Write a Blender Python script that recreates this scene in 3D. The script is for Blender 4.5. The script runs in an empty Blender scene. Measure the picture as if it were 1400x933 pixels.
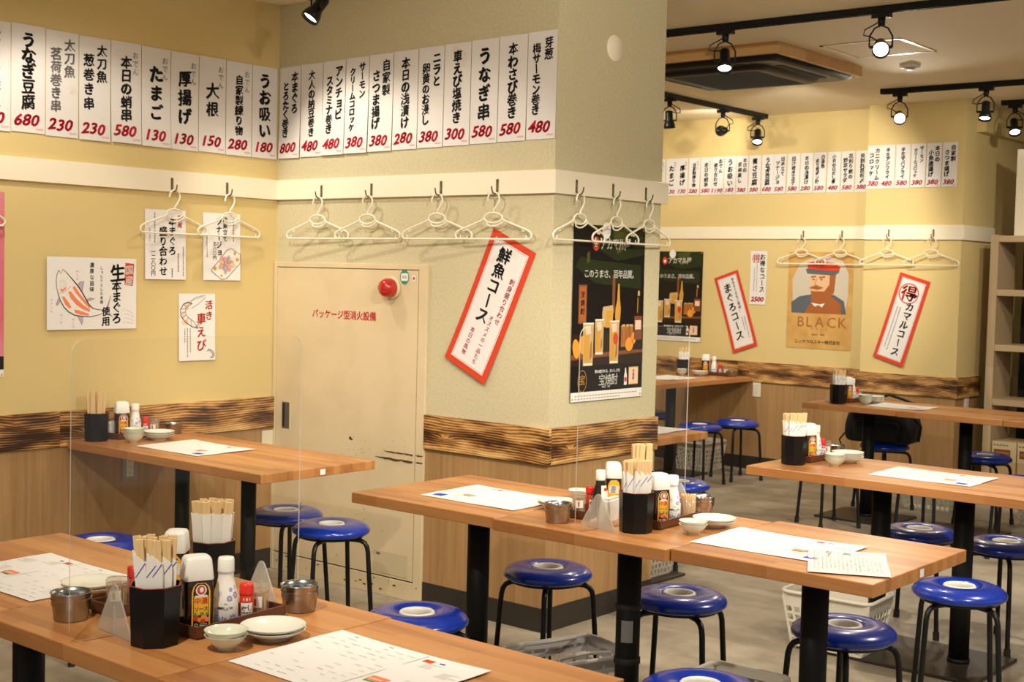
import bpy, math, random
from mathutils import Vector, Matrix
PI = math.pi
S = bpy.context.scene
C = S.collection
rnd = random.Random(7)

# ------------------------------------------------------------------ camera, world, exposure
cam_d = bpy.data.cameras.new('camera'); cam = bpy.data.objects.new('camera', cam_d); C.objects.link(cam); S.camera = cam
_yaw, _pit, _rol = [math.radians(a) for a in (39.75, 2.865, 1.42)]
_fw = Vector((-math.sin(_yaw)*math.cos(_pit), math.cos(_yaw)*math.cos(_pit), -math.sin(_pit)))
_r0 = Vector((math.cos(_yaw), math.sin(_yaw), 0)); _u0 = _r0.cross(_fw)
_r = math.cos(_rol)*_r0 + math.sin(_rol)*_u0; _u = -math.sin(_rol)*_r0 + math.cos(_rol)*_u0
_m = Matrix((_r, _u, -_fw)).transposed().to_4x4(); _m.translation = Vector((3.413, -4.353, 1.5))
cam.matrix_world = _m
cam_d.sensor_width = 36; cam_d.lens = 36*1825/1400; cam_d.clip_start = .05; cam_d.clip_end = 60
cam_d.dof.use_dof = True; cam_d.dof.focus_distance = 3.5; cam_d.dof.aperture_fstop = 13
S.view_settings.view_transform = 'Standard'; S.view_settings.look = 'None'; S.view_settings.gamma = 1
S.view_settings.use_curve_mapping = False
S.view_settings.exposure = 0.0
W = bpy.data.worlds.new('world'); S.world = W; W.use_nodes = True
W.node_tree.nodes['Background'].inputs[0].default_value = (1, .93, .82, 1)
W.node_tree.nodes['Background'].inputs[1].default_value = .50
LIGHT = (1, .90, .75)

def spot(name, loc, tgt, power, angle=70, blend=.5, rad=.035, parent=None):
    d = bpy.data.lights.new(name, 'SPOT'); d.energy = power; d.color = LIGHT; d.spot_size = math.radians(angle)
    d.spot_blend = blend; d.shadow_soft_size = rad
    o = bpy.data.objects.new(name, d); C.objects.link(o)
    loc = Vector(loc); v = Vector(tgt) - loc
    mw = v.to_track_quat('-Z', 'Y').to_matrix().to_4x4(); mw.translation = loc
    if parent: o.parent = parent; o.matrix_parent_inverse = Matrix.Identity(4)
    o.matrix_world = mw
    return o
# unseen front room track lamps, then far room spots without any fixture
for loc, tgt, p, ang in (
    ((.35, -2.35, 2.66), (-1.75, -1.25, 1.2), 70, 62),
    ((-1.15, -1.75, 2.66), (-1.745, -.85, 1.2), 33, 84),
    ((-1.42, -.62, 2.66), (-1.0, 0, 1.2), 36, 92),
    ((-.25, -1.75, 2.66), (-.65, 0, 1.2), 64, 68),
    ((2.3, -1.9, 2.66), (.1, .35, 1.4), 190, 66),
    ((1.7, -3.6, 2.66), (.9, -2.5, .7), 150, 95),
    ((1.0, -1.6, 2.66), (.9, -1.0, .7), 100, 105),
    ((3.3, -1.3, 2.66), (1.7, -.8, .7), 190, 85),
    ((2.6, .6, 2.66), (1.4, .8, .5), 170, 95),
    ((1.6, 2.2, 2.66), (.3, 3.4, .7), 150, 95),
    ((-.6, 3.2, 2.66), (-1.6, 5.0, 1.7), 120, 80),
    ((-2.2, 2.4, 2.66), (-2.2, 4.6, 1.0), 100, 90),
    ((1.2, 3.6, 2.66), (-.3, 4.8, 1.5), 55, 80),
):
    spot('lamp_light', loc, tgt, p, ang)

# ------------------------------------------------------------------ materials
def nodes(m): return m.node_tree.nodes, m.node_tree.links
def mat(name, col, rough=.5, metal=0, spec=.5, coat=0, emit=None, es=0, bump=None, var=None, sss=0):
    m = bpy.data.materials.new(name); m.use_nodes = True; n, l = nodes(m); b = n['Principled BSDF']
    b.inputs['Base Color'].default_value = (*col, 1); b.inputs['Roughness'].default_value = rough
    b.inputs['Metallic'].default_value = metal; b.inputs['Specular IOR Level'].default_value = spec
    b.inputs['Coat Weight'].default_value = coat; b.inputs['Coat Roughness'].default_value = .08
    if emit: b.inputs['Emission Color'].default_value = (*emit, 1); b.inputs['Emission Strength'].default_value = es
    if bump or var:
        tc = n.new('ShaderNodeTexCoord')
    if bump:
        sc, st = bump
        nz = n.new('ShaderNodeTexNoise'); nz.inputs['Scale'].default_value = sc; nz.inputs['Detail'].default_value = 4
        bp = n.new('ShaderNodeBump'); bp.inputs['Strength'].default_value = st; bp.inputs['Distance'].default_value = .004
        l.new(tc.outputs['Object'], nz.inputs['Vector']); l.new(nz.outputs['Fac'], bp.inputs['Height']); l.new(bp.outputs['Normal'], b.inputs['Normal'])
    if var:
        sc, c2, lo, hi = var
        nz = n.new('ShaderNodeTexNoise'); nz.inputs['Scale'].default_value = sc; nz.inputs['Detail'].default_value = 5
        rp = n.new('ShaderNodeValToRGB'); rp.color_ramp.elements[0].position = lo; rp.color_ramp.elements[1].position = hi
        rp.color_ramp.elements[0].color = (*col, 1); rp.color_ramp.elements[1].color = (*c2, 1)
        l.new(tc.outputs['Object'], nz.inputs['Vector']); l.new(nz.outputs['Fac'], rp.inputs['Fac']); l.new(rp.outputs['Color'], b.inputs['Base Color'])
    return m
def nn(n, t, **kw):
    x = n.new(t)
    for k, v in kw.items(): x.inputs[k].default_value = v
    return x
def mapping(n, l, scale, src='Object'):
    tc = n.new('ShaderNodeTexCoord'); mp = n.new('ShaderNodeMapping'); mp.inputs['Scale'].default_value = scale
    l.new(tc.outputs[src], mp.inputs['Vector']); return mp.outputs['Vector']
def ramp(n, l, fac, stops):
    r = n.new('ShaderNodeValToRGB'); e = r.color_ramp.elements
    while len(e) < len(stops): e.new(.5)
    for i, (p, c) in enumerate(stops): e[i].position = p; e[i].color = (*c, 1)
    l.new(fac, r.inputs['Fac']); return r.outputs['Color']
def math_node(n, l, op, a, b):
    x = n.new('ShaderNodeMath'); x.operation = op
    for i, v in enumerate((a, b)):
        if v is None: continue
        if isinstance(v, (int, float)): x.inputs[i].default_value = v
        else: l.new(v, x.inputs[i])
    return x.outputs[0]
def mixc(n, l, mode, fac, a, b):
    x = n.new('ShaderNodeMix'); x.data_type = 'RGBA'; x.blend_type = mode
    if isinstance(fac, (int, float)): x.inputs[0].default_value = fac
    else: l.new(fac, x.inputs[0])
    for i, v in ((6, a), (7, b)):
        if isinstance(v, tuple): x.inputs[i].default_value = (*v, 1)
        else: l.new(v, x.inputs[i])
    return x.outputs[2]

def stave_wood(name, base, dark, light, axis_len=.42, row=.042, rough=.36, coat=.18):
    m = bpy.data.materials.new(name); m.use_nodes = True; n, l = nodes(m); b = n['Principled BSDF']
    v = mapping(n, l, (1, 1, 1))
    br = nn(n, 'ShaderNodeTexBrick', **{'Scale': 1, 'Mortar Size': 0, 'Brick Width': axis_len, 'Row Height': row, 'Bias': 0})
    br.offset = .37; br.offset_frequency = 3; br.squash = 1
    br.inputs['Color1'].default_value = (0, 0, 0, 1); br.inputs['Color2'].default_value = (1, 1, 1, 1)
    l.new(v, br.inputs['Vector'])
    g = nn(n, 'ShaderNodeTexNoise', Scale=1, Detail=6, Roughness=.65); l.new(mapping(n, l, (3.5, 70, 70)), g.inputs['Vector'])
    g2 = nn(n, 'ShaderNodeTexNoise', Scale=1, Detail=2); l.new(mapping(n, l, (1.6, 9, 9)), g2.inputs['Vector'])
    t = math_node(n, l, 'MULTIPLY', br.outputs['Color'], .28)
    t = math_node(n, l, 'ADD', t, math_node(n, l, 'MULTIPLY', g.outputs['Fac'], .45))
    t = math_node(n, l, 'ADD', t, math_node(n, l, 'MULTIPLY', g2.outputs['Fac'], .50))
    l.new(ramp(n, l, t, [(.25, dark), (.6, base), (.95, light)]), b.inputs['Base Color'])
    b.inputs['Roughness'].default_value = rough; b.inputs['Coat Weight'].default_value = coat; b.inputs['Coat Roughness'].default_value = .25
    return m

def laminate(name, a, c, rough=.45):
    m = bpy.data.materials.new(name); m.use_nodes = True; n, l = nodes(m); b = n['Principled BSDF']
    g = nn(n, 'ShaderNodeTexNoise', Scale=1, Detail=6, Roughness=.6); l.new(mapping(n, l, (55, 55, 2.0)), g.inputs['Vector'])
    g2 = nn(n, 'ShaderNodeTexNoise', Scale=1, Detail=2); l.new(mapping(n, l, (5, 5, .4)), g2.inputs['Vector'])
    t = math_node(n, l, 'ADD', math_node(n, l, 'MULTIPLY', g.outputs['Fac'], .6), math_node(n, l, 'MULTIPLY', g2.outputs['Fac'], .4))
    l.new(ramp(n, l, t, [(.32, a), (.68, c)]), b.inputs['Base Color']); b.inputs['Roughness'].default_value = rough
    return m

def charred(name):
    m = bpy.data.materials.new(name); m.use_nodes = True; n, l = nodes(m); b = n['Principled BSDF']
    warp = nn(n, 'ShaderNodeTexNoise', Scale=1, Detail=1.5, Roughness=.4); l.new(mapping(n, l, (2.0, 5, 5)), warp.inputs['Vector'])
    fine = nn(n, 'ShaderNodeTexNoise', Scale=1, Detail=5, Roughness=.6); l.new(mapping(n, l, (5, 90, 90)), fine.inputs['Vector'])
    vo = nn(n, 'ShaderNodeTexVoronoi', Scale=1, Randomness=.9); l.new(mapping(n, l, (4.2, .5, 13)), vo.inputs['Vector'])
    kn = math_node(n, l, 'DIVIDE', 1.0, math_node(n, l, 'ADD', math_node(n, l, 'MULTIPLY', math_node(n, l, 'POWER', vo.outputs['Distance'], 2), 26), .22))
    tc = n.new('ShaderNodeTexCoord'); sx = n.new('ShaderNodeSeparateXYZ'); l.new(tc.outputs['Object'], sx.inputs[0])
    ph = math_node(n, l, 'ADD', math_node(n, l, 'MULTIPLY', sx.outputs['Z'], 560), math_node(n, l, 'MULTIPLY', warp.outputs['Fac'], 34))
    ph = math_node(n, l, 'ADD', ph, math_node(n, l, 'MULTIPLY', kn, 6.5))
    ph = math_node(n, l, 'ADD', ph, math_node(n, l, 'MULTIPLY', fine.outputs['Fac'], 3.2))
    w = math_node(n, l, 'ADD', math_node(n, l, 'MULTIPLY', math_node(n, l, 'SINE', ph, None), .5), .5)
    w = math_node(n, l, 'POWER', w, 1.5)
    cl = nn(n, 'ShaderNodeTexNoise', Scale=1, Detail=4, Roughness=.6); l.new(mapping(n, l, (3.4, 19, 19)), cl.inputs['Vector'])
    t = math_node(n, l, 'ADD', math_node(n, l, 'MULTIPLY', w, .28), math_node(n, l, 'MULTIPLY', cl.outputs['Fac'], 1.95))
    t = math_node(n, l, 'ADD', t, math_node(n, l, 'MULTIPLY', kn, .065))
    t = math_node(n, l, 'ADD', t, -.64)
    l.new(ramp(n, l, t, [(.16, (.030, .011, .004)), (.36, (.13, .05, .013)), (.55, (.42, .20, .055)), (.85, (.74, .48, .19))]), b.inputs['Base Color'])
    b.inputs['Roughness'].default_value = .42; b.inputs['Coat Weight'].default_value = .15
    bp = nn(n, 'ShaderNodeBump', Strength=.25, Distance=.002); l.new(w, bp.inputs['Height']); l.new(bp.outputs['Normal'], b.inputs['Normal'])
    return m

def floor_mat():
    m = bpy.data.materials.new('stone vinyl tile'); m.use_nodes = True; n, l = nodes(m); b = n['Principled BSDF']
    br = nn(n, 'ShaderNodeTexBrick', **{'Scale': 1, 'Mortar Size': .0012, 'Brick Width': .457, 'Row Height': .457, 'Bias': 0})
    br.offset = 0; br.squash = 1; br.inputs['Color1'].default_value = (.25, .25, .25, 1); br.inputs['Color2'].default_value = (.75, .75, .75, 1)
    br.inputs['Mortar'].default_value = (0, 0, 0, 1); l.new(mapping(n, l, (1, 1, 1)), br.inputs['Vector'])
    a = nn(n, 'ShaderNodeTexNoise', Scale=1, Detail=6, Roughness=.6); l.new(mapping(n, l, (3.2, 4.6, 4)), a.inputs['Vector'])
    c = nn(n, 'ShaderNodeTexNoise', Scale=60, Detail=3)
    t = math_node(n, l, 'ADD', math_node(n, l, 'MULTIPLY', br.outputs['Color'], .22), math_node(n, l, 'MULTIPLY', a.outputs['Fac'], .75))
    t = math_node(n, l, 'ADD', t, math_node(n, l, 'MULTIPLY', c.outputs['Fac'], .12))
    l.new(ramp(n, l, t, [(.30, (.15, .125, .09)), (.52, (.32, .275, .205)), (.78, (.47, .42, .33))]), b.inputs['Base Color'])
    b.inputs['Roughness'].default_value = .5
    return m

def acrylic(name, tint, gloss=.03, haze=0.0):
    m = bpy.data.materials.new(name); m.use_nodes = True; n, l = nodes(m)
    out = n['Material Output']; n.remove(n['Principled BSDF'])
    tr = nn(n, 'ShaderNodeBsdfTransparent'); tr.inputs[0].default_value = (*tint, 1)
    gl = nn(n, 'ShaderNodeBsdfGlossy', Roughness=gloss); lw = nn(n, 'ShaderNodeLayerWeight', Blend=.5)
    fr = math_node(n, l, 'ADD', math_node(n, l, 'MULTIPLY', math_node(n, l, 'POWER', lw.outputs['Facing'], 5), .6), .022)
    mx = n.new('ShaderNodeMixShader'); l.new(fr, mx.inputs[0]); l.new(tr.outputs[0], mx.inputs[1]); l.new(gl.outputs[0], mx.inputs[2])
    last = mx
    if haze:
        df = nn(n, 'ShaderNodeBsdfDiffuse'); df.inputs[0].default_value = (.85, .85, .82, 1)
        tl = nn(n, 'ShaderNodeBsdfTranslucent'); tl.inputs[0].default_value = (.85, .85, .82, 1)
        m1 = nn(n, 'ShaderNodeMixShader'); m1.inputs[0].default_value = .5; l.new(df.outputs[0], m1.inputs[1]); l.new(tl.outputs[0], m1.inputs[2])
        m2 = n.new('ShaderNodeMixShader'); m2.inputs[0].default_value = haze; l.new(mx.outputs[0], m2.inputs[1]); l.new(m1.outputs[0], m2.inputs[2]); last = m2
    l.new(last.outputs[0], out.inputs['Surface'])
    return m

M = {}
M['yellow'] = mat('yellow wall paint', (.66, .52, .235), .75, spec=.25, bump=(260, .12))
M['green'] = mat('mottled green plaster', (.52, .465, .295), .8, spec=.2, bump=(170, .25), var=(85, (.60, .545, .36), .3, .7))
M['trimwhite'] = mat('cream painted wood', (.84, .77, .60), .5, spec=.35, bump=(40, .08))
M['lam'] = laminate('oak laminate panel', (.29, .16, .062), (.46, .275, .118))
M['charred'] = charred('scorched cedar')
M['dark'] = mat('dark rubber skirting', (.028, .022, .017), .5)
M['floor'] = floor_mat()
M['ceil'] = mat('cream ceiling board', (.88, .78, .57), .8, spec=.2, bump=(300, .08))
M['steel_cream'] = mat('cream enamelled steel', (.68, .56, .36), .42, spec=.4, var=(4, (.60, .49, .30), .45, .75))
M['table'] = stave_wood('laminated table wood', (.45, .19, .058), (.25, .088, .026), (.60, .30, .11), axis_len=.55, row=.034, coat=.08)
M['oak'] = stave_wood('pale oak board', (.50, .37, .22), (.38, .27, .15), (.58, .45, .29), axis_len=3, row=.4, rough=.5, coat=0)
M['pine'] = stave_wood('pine batten', (.62, .36, .14), (.5, .25, .08), (.7, .45, .2), axis_len=3, row=.2, rough=.45)
M['blackmetal'] = mat('black painted metal', (.008, .008, .009), .36, spec=.3)
M['polemetal'] = mat('black pole paint', (.008, .008, .008), .5, spec=.18, bump=(30, .05))
M['plate'] = mat('worn black steel plate', (.03, .024, .02), .4, var=(9, (.075, .045, .028), .5, .8))
M['blue'] = mat('blue vinyl', (.004, .032, .34), .24, spec=.5, coat=.3, bump=(90, .03))
M['ring'] = mat('white plastic', (.78, .76, .70), .35)
M['rubber'] = mat('black rubber', (.01, .01, .01), .7)
M['lacquer'] = mat('black lacquer', (.007, .006, .006), .28, spec=.25)
M['lacqred'] = mat('dark red lacquer', (.25, .03, .015), .3)
M['paper'] = mat('white paper', (.73, .71, .69), .8, spec=.2)
M['menu'] = mat('coated menu paper', (.80, .79, .78), .55, spec=.3)
M['ink'] = mat('black ink', (.012, .012, .012), .7, spec=.2)
M['greyink'] = mat('thin grey ink', (.20, .19, .19), .8, spec=.2)
M['paleink'] = mat('pale mauve ink', (.36, .31, .31), .8, spec=.2)
M['redink'] = mat('red ink', (.50, .012, .035), .7, spec=.2)
M['pinkink'] = mat('pink ink', (.72, .36, .36), .8, spec=.2)
M['salmon'] = mat('salmon ink', (.82, .25, .13), .8, spec=.2)
M['peach'] = mat('peach ink', (.84, .56, .42), .8, spec=.2)
M['mauve'] = mat('mauve wash', (.50, .42, .50), .8, spec=.2)
M['orange'] = mat('orange print', (.80, .32, .04), .7, spec=.2)
M['vermil'] = mat('vermilion print', (.60, .055, .02), .6, spec=.3)
M['blueink'] = mat('blue print', (.03, .07, .5), .6, spec=.3)
M['greenink'] = mat('green print', (.12, .30, .06), .6, spec=.3)
M['dkgreen'] = mat('dark green print', (.020, .027, .008), .5, spec=.3)
M['olive'] = mat('olive print', (.07, .075, .014), .5, spec=.3)
M['gold'] = mat('golden print', (.60, .32, .05), .5, spec=.3)
M['palegold'] = mat('pale gold print', (.56, .39, .17), .5, spec=.3)
M['amber'] = mat('amber print', (.42, .16, .03), .5, spec=.3)
M['brownink'] = mat('brown print', (.20, .07, .03), .6, spec=.3)
M['deepbrown'] = mat('deep brown print', (.028, .013, .008), .4, spec=.35)
M['blackprint'] = mat('black gloss print', (.010, .008, .007), .35, spec=.4)
M['whiteprint'] = mat('white print', (.82, .80, .76), .5, spec=.3)
M['creamprint'] = mat('aged cream print', (.62, .38, .12), .6, spec=.3, var=(7, (.50, .27, .065), .4, .7))
M['greyprint'] = mat('pale grey print', (.58, .52, .42), .6, spec=.3)
M['rule'] = mat('faint print', (.66, .63, .58), .6, spec=.3)
M['skin'] = mat('skin tone print', (.72, .46, .26), .6, spec=.3)
M['beard'] = mat('russet print', (.36, .11, .03), .6, spec=.3)
M['slate'] = mat('slate print', (.10, .12, .14), .6, spec=.3)
M['pinkposter'] = mat('pink print', (.62, .10, .16), .45, var=(3, (.74, .30, .36), .35, .7))
M['hanger'] = mat('cream plastic', (.82, .77, .63), .35)
M['hook'] = mat('brass hook', (.14, .11, .055), .4, metal=.7)
M['acrylic'] = acrylic('clear acrylic sheet', (.985, .985, .97))
M['edge'] = acrylic('polished acrylic edge', (.85, .85, .82), .1, .6)
M['frost'] = acrylic('frosted acrylic', (.95, .94, .91), .2, .36)
M['jar'] = acrylic('clear plastic jar', (.95, .91, .88), .08, .13)
M['stain'] = mat('brushed stainless steel', (.36, .37, .385), .25, metal=1)
M['ceramic'] = mat('white glazed ceramic', (.76, .75, .66), .18, spec=.5, coat=.3)
M['celadon'] = mat('pale green glazed ceramic', (.68, .71, .58), .18, spec=.5, coat=.3)
M['sauce'] = mat('dark sauce in plastic', (.022, .007, .005), .14, spec=.6)
M['soyglass'] = mat('dark soy in glass', (.018, .012, .012), .08, spec=.6)
M['capwhite'] = mat('white cap plastic', (.84, .83, .79), .35)
M['capred'] = mat('red cap plastic', (.68, .022, .015), .3)
M['labelyellow'] = mat('yellow label', (.85, .44, .03), .45)
M['violet'] = mat('violet print', (.13, .10, .45), .6, spec=.3)
M['lilac'] = mat('lilac print', (.45, .45, .70), .6, spec=.3)
M['tray'] = mat('brown plastic tray', (.115, .042, .02), .4)
M['stick'] = mat('pale split wood', (.74, .53, .27), .65, spec=.2, bump=(200, .1))
M['sleeve'] = mat('thin white paper sleeve', (.82, .80, .75), .75, spec=.2)
M['basketwhite'] = mat('ivory basket plastic', (.66, .62, .52), .45)
M['basketgrey'] = mat('grey basket plastic', (.50, .48, .45), .45)
M['bag'] = mat('black nylon', (.008, .008, .009), .65, spec=.35, bump=(120, .3))
M['card'] = mat('brown cardboard', (.52, .37, .19), .75, spec=.2)
M['cardlight'] = mat('pale cardboard print', (.62, .49, .29), .75, spec=.2)
M['acblack'] = mat('black plastic panel', (.012, .010, .008), .42, spec=.2)
M['alu'] = mat('satin aluminium', (.62, .58, .5), .3, metal=1)
M['lens'] = mat('lit lamp lens', (1, 1, 1), .3, emit=(1, .93, .78), es=14)
M['lensoff'] = mat('unlit lamp glass', (.05, .05, .05), .12, metal=.3)
M['lampred'] = mat('red lamp dome', (.40, .010, .007), .12, spec=.6, coat=.5, emit=(1, .04, .01), es=.05)
M['lampcore'] = mat('glowing filament', (1, .5, .2), .3, emit=(1, .42, .16), es=3.5)
M['rust'] = mat('brown rust', (.10, .04, .012), .85, var=(60, (.03, .014, .008), .4, .6))
M['stickergreen'] = mat('green sticker', (.03, .25, .17), .45)
M['doorplate'] = mat('name plate', (.56, .47, .29), .4)
M['outlet'] = mat('ivory outlet plate', (.74, .68, .54), .4)
M['greyplate'] = mat('grey plate', (.34, .32, .29), .5)
M['tapegrey'] = mat('grey tape', (.2, .2, .2), .5)
M['recess'] = mat('steel recess', (.17, .15, .11), .35, metal=.6)
M['void'] = mat('dark opening black', (.006, .006, .007), .8)

# ------------------------------------------------------------------ mesh builder
class MB:
    def __init__(s): s.v = []; s.f = []; s.mi = []; s.ms = []; s.cur = 0; s.sm = []; s.smooth = False
    def m(s, mt):
        mt = M[mt] if isinstance(mt, str) else mt
        if mt not in s.ms: s.ms.append(mt)
        s.cur = s.ms.index(mt); return s
    def add(s, vs, fs, smooth=None):
        o = len(s.v); s.v += [tuple(p) for p in vs]
        for f in fs: s.f.append([o+i for i in f]); s.mi.append(s.cur); s.sm.append(s.smooth if smooth is None else smooth)
    def box(s, a, b, tf=None):
        x0, y0, z0 = a; x1, y1, z1 = b
        vs = [(x0,y0,z0),(x1,y0,z0),(x1,y1,z0),(x0,y1,z0),(x0,y0,z1),(x1,y0,z1),(x1,y1,z1),(x0,y1,z1)]
        if tf: vs = [tf(Vector(p)) for p in vs]
        s.add(vs, [(3,2,1,0),(4,5,6,7),(0,1,5,4),(1,2,6,5),(2,3,7,6),(3,0,4,7)], False); return s
    def bar(s, p, q, w, h=None, up=(0,0,1)):
        p, q = Vector(p), Vector(q); h = h or w; d = (q-p).normalized(); up = Vector(up)
        if abs(d.dot(up)) > .95: up = Vector((1,0,0))
        x = d.cross(up).normalized(); y = x.cross(d)
        vs = [e + x*a*w/2 + y*b*h/2 for e in (p, q) for a, b in ((-1,-1),(1,-1),(1,1),(-1,1))]
        s.add(vs, [(3,2,1,0),(4,5,6,7),(0,1,5,4),(1,2,6,5),(2,3,7,6),(3,0,4,7)], False); return s
    def tube(s, pts, r, seg=8, closed=False, caps=True):
        pts = [Vector(p) for p in pts]; n = len(pts); rs = r if isinstance(r, (list, tuple)) else [r]*n
        vs = []; px = None
        for i, p in enumerate(pts):
            if closed: d = pts[(i+1) % n] - pts[i-1]
            else: d = pts[min(i+1, n-1)] - pts[max(i-1, 0)]
            d.normalize()
            if px is None:
                a = Vector((0,0,1)) if abs(d.z) < .9 else Vector((1,0,0)); px = d.cross(a).normalized()
            else: px = (px - d*px.dot(d)).normalized()
            y = d.cross(px)
            for k in range(seg):
                t = 2*PI*k/seg; vs.append(p + (px*math.cos(t) + y*math.sin(t))*rs[i])
        fs = []
        for i in range(n if closed else n-1):
            j = (i+1) % n
            for k in range(seg):
                k2 = (k+1) % seg; fs.append((i*seg+k, i*seg+k2, j*seg+k2, j*seg+k))
        s.add(vs, fs, True)
        if caps and not closed:
            s.add(vs[:seg], [tuple(range(seg))[::-1]], False); s.add(vs[-seg:], [tuple(range(seg))], False)
        return s
    def lathe(s, prof, c=(0,0,0), seg=32, closed=False, sx=1, sy=1, smooth=True):
        n = len(prof); vs = []
        for r, z in prof:
            for k in range(seg):
                t = 2*PI*k/seg; vs.append((c[0]+r*sx*math.cos(t), c[1]+r*sy*math.sin(t), c[2]+z))
        fs = []
        for i in range(n if closed else n-1):
            j = (i+1) % n
            for k in range(seg):
                k2 = (k+1) % seg; fs.append((i*seg+k, i*seg+k2, j*seg+k2, j*seg+k))
        if not closed:
            if prof[0][0] > 1e-6: fs.append(tuple(range(seg))[::-1])
            if prof[-1][0] > 1e-6: fs.append(tuple((n-1)*seg+k for k in range(seg)))
        s.add(vs, fs, smooth); return s
    def loft(s, secs, seg=6, c=(0,0,0), smooth=True):
        rings = []
        for z, hx, hy, r in secs:
            ring = []
            for cx, cy, a0 in ((hx-r, hy-r, 0), (-hx+r, hy-r, PI/2), (-hx+r, -hy+r, PI), (hx-r, -hy+r, 1.5*PI)):
                for k in range(seg):
                    t = a0 + PI/2*k/(seg-1); ring.append((c[0]+cx+r*math.cos(t), c[1]+cy+r*math.sin(t), c[2]+z))
            rings.append(ring)
        n = len(rings[0]); vs = [p for r in rings for p in r]; fs = []
        for i in range(len(rings)-1):
            for k in range(n): fs.append((i*n+k, i*n+(k+1) % n, (i+1)*n+(k+1) % n, (i+1)*n+k))
        s.add(vs, fs, smooth)
        s.add(rings[0], [tuple(range(n))[::-1]], False); s.add(rings[-1], [tuple(range(n))], False); return s
    def prism(s, poly, d0, d1, axis='z'):
        def P(a, b, d): return {'z': (a, b, d), 'y': (a, d, b), 'x': (d, a, b)}[axis]
        n = len(poly); vs = [P(a, b, d0) for a, b in poly] + [P(a, b, d1) for a, b in poly]
        s.add(vs, [tuple(range(n))[::-1], tuple(range(n, 2*n))] + [(i, (i+1) % n, n+(i+1) % n, n+i) for i in range(n)], False); return s
    # ---- flat print on a sheet (x right, y up, z out of the sheet; zf(x, y) follows the sheet's bend)
    def sheet(s, x0, y0, x1, y1, zf=None, nx=2, ny=8, th=.0006):
        zf = zf or (lambda x, y: 0); vs = []
        for dz in (0, -th):
            for j in range(ny+1):
                for i in range(nx+1):
                    x = x0+(x1-x0)*i/nx; y = y0+(y1-y0)*j/ny; vs.append((x, y, zf(x, y)+dz))
        k = (nx+1)*(ny+1); fs = []
        for j in range(ny):
            for i in range(nx):
                a = j*(nx+1)+i; fs.append((a, a+1, a+nx+2, a+nx+1)); fs.append((k+a, k+a+nx+1, k+a+nx+2, k+a+1))
        for i in range(nx):
            fs.append((i+1, i, k+i, k+i+1)); a = ny*(nx+1)+i; fs.append((a, a+1, k+a+1, k+a))
        for j in range(ny):
            a = j*(nx+1); fs.append((a, a+nx+1, k+a+nx+1, k+a)); a += nx; fs.append((a+nx+1, a, k+a, k+a+nx+1))
        s.add(vs, fs, False); return s
    def poly(s, pts, z=.0008, zf=None):
        s.add([(x, y, (zf(x, y) if zf else 0)+z) for x, y in pts], [tuple(range(len(pts)))], False); return s
    def quad(s, x0, y0, x1, y1, z=.0008, zf=None): return s.poly([(x0,y0),(x1,y0),(x1,y1),(x0,y1)], z, zf)
    def disc(s, cx, cy, rx, ry, z=.0008, zf=None, n=20, rot=0):
        cr, sr = math.cos(rot), math.sin(rot)
        return s.poly([(cx+rx*math.cos(t)*cr-ry*math.sin(t)*sr, cy+rx*math.cos(t)*sr+ry*math.sin(t)*cr) for t in [2*PI*k/n for k in range(n)]], z, zf)
    def stroke(s, pts, w, z=.0009, zf=None, taper=False):
        n = len(pts); L = []; R = []
        for i in range(n):
            a = pts[max(i-1, 0)]; b = pts[min(i+1, n-1)]; dx, dy = b[0]-a[0], b[1]-a[1]; q = math.hypot(dx, dy) or 1
            ww = w*(1 - (abs(2*i/(n-1)-1)**2*.75 if taper and n > 1 else 0))/2
            L.append((pts[i][0]-dy/q*ww, pts[i][1]+dx/q*ww)); R.append((pts[i][0]+dy/q*ww, pts[i][1]-dx/q*ww))
        vs = [(x, y, (zf(x, y) if zf else 0)+z) for x, y in L+R]
        s.add(vs, [(i, n+i, n+i+1, i+1) for i in range(n-1)], False); return s
    def ringline(s, cx, cy, rx, ry, w, z=.0009, zf=None, n=28, a0=0, a1=2*PI, rot=0):
        cr, sr = math.cos(rot), math.sin(rot)
        return s.stroke([(cx+rx*math.cos(t)*cr-ry*math.sin(t)*sr, cy+rx*math.cos(t)*sr+ry*math.sin(t)*cr) for t in [a0+(a1-a0)*k/n for k in range(n+1)]], w, z, zf)
    def glyph(s, ch, cx, cy, size, rot=0, shear=0, brush=0, sx=1, z=.001, zf=None, bold=0):
        g = GL.get((ch, bold))
        if not g: return s
        vs, fs = g; cr, sr = math.cos(rot), math.sin(rot)
        for ox, oy in ([(-.03, .026), (0, 0), (.03, -.026)] if brush else [(0, 0)]):
            o = []
            for x, y in vs:
                x, y = x+ox*brush, y+oy*brush
                y += brush*.10*x; x += shear*y; x *= sx
                X = cx+(x*cr-y*sr)*size; Y = cy+(x*sr+y*cr)*size; o.append((X, Y, (zf(X, Y) if zf else 0)+z))
            s.add(o, fs, False)
        return s
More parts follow.
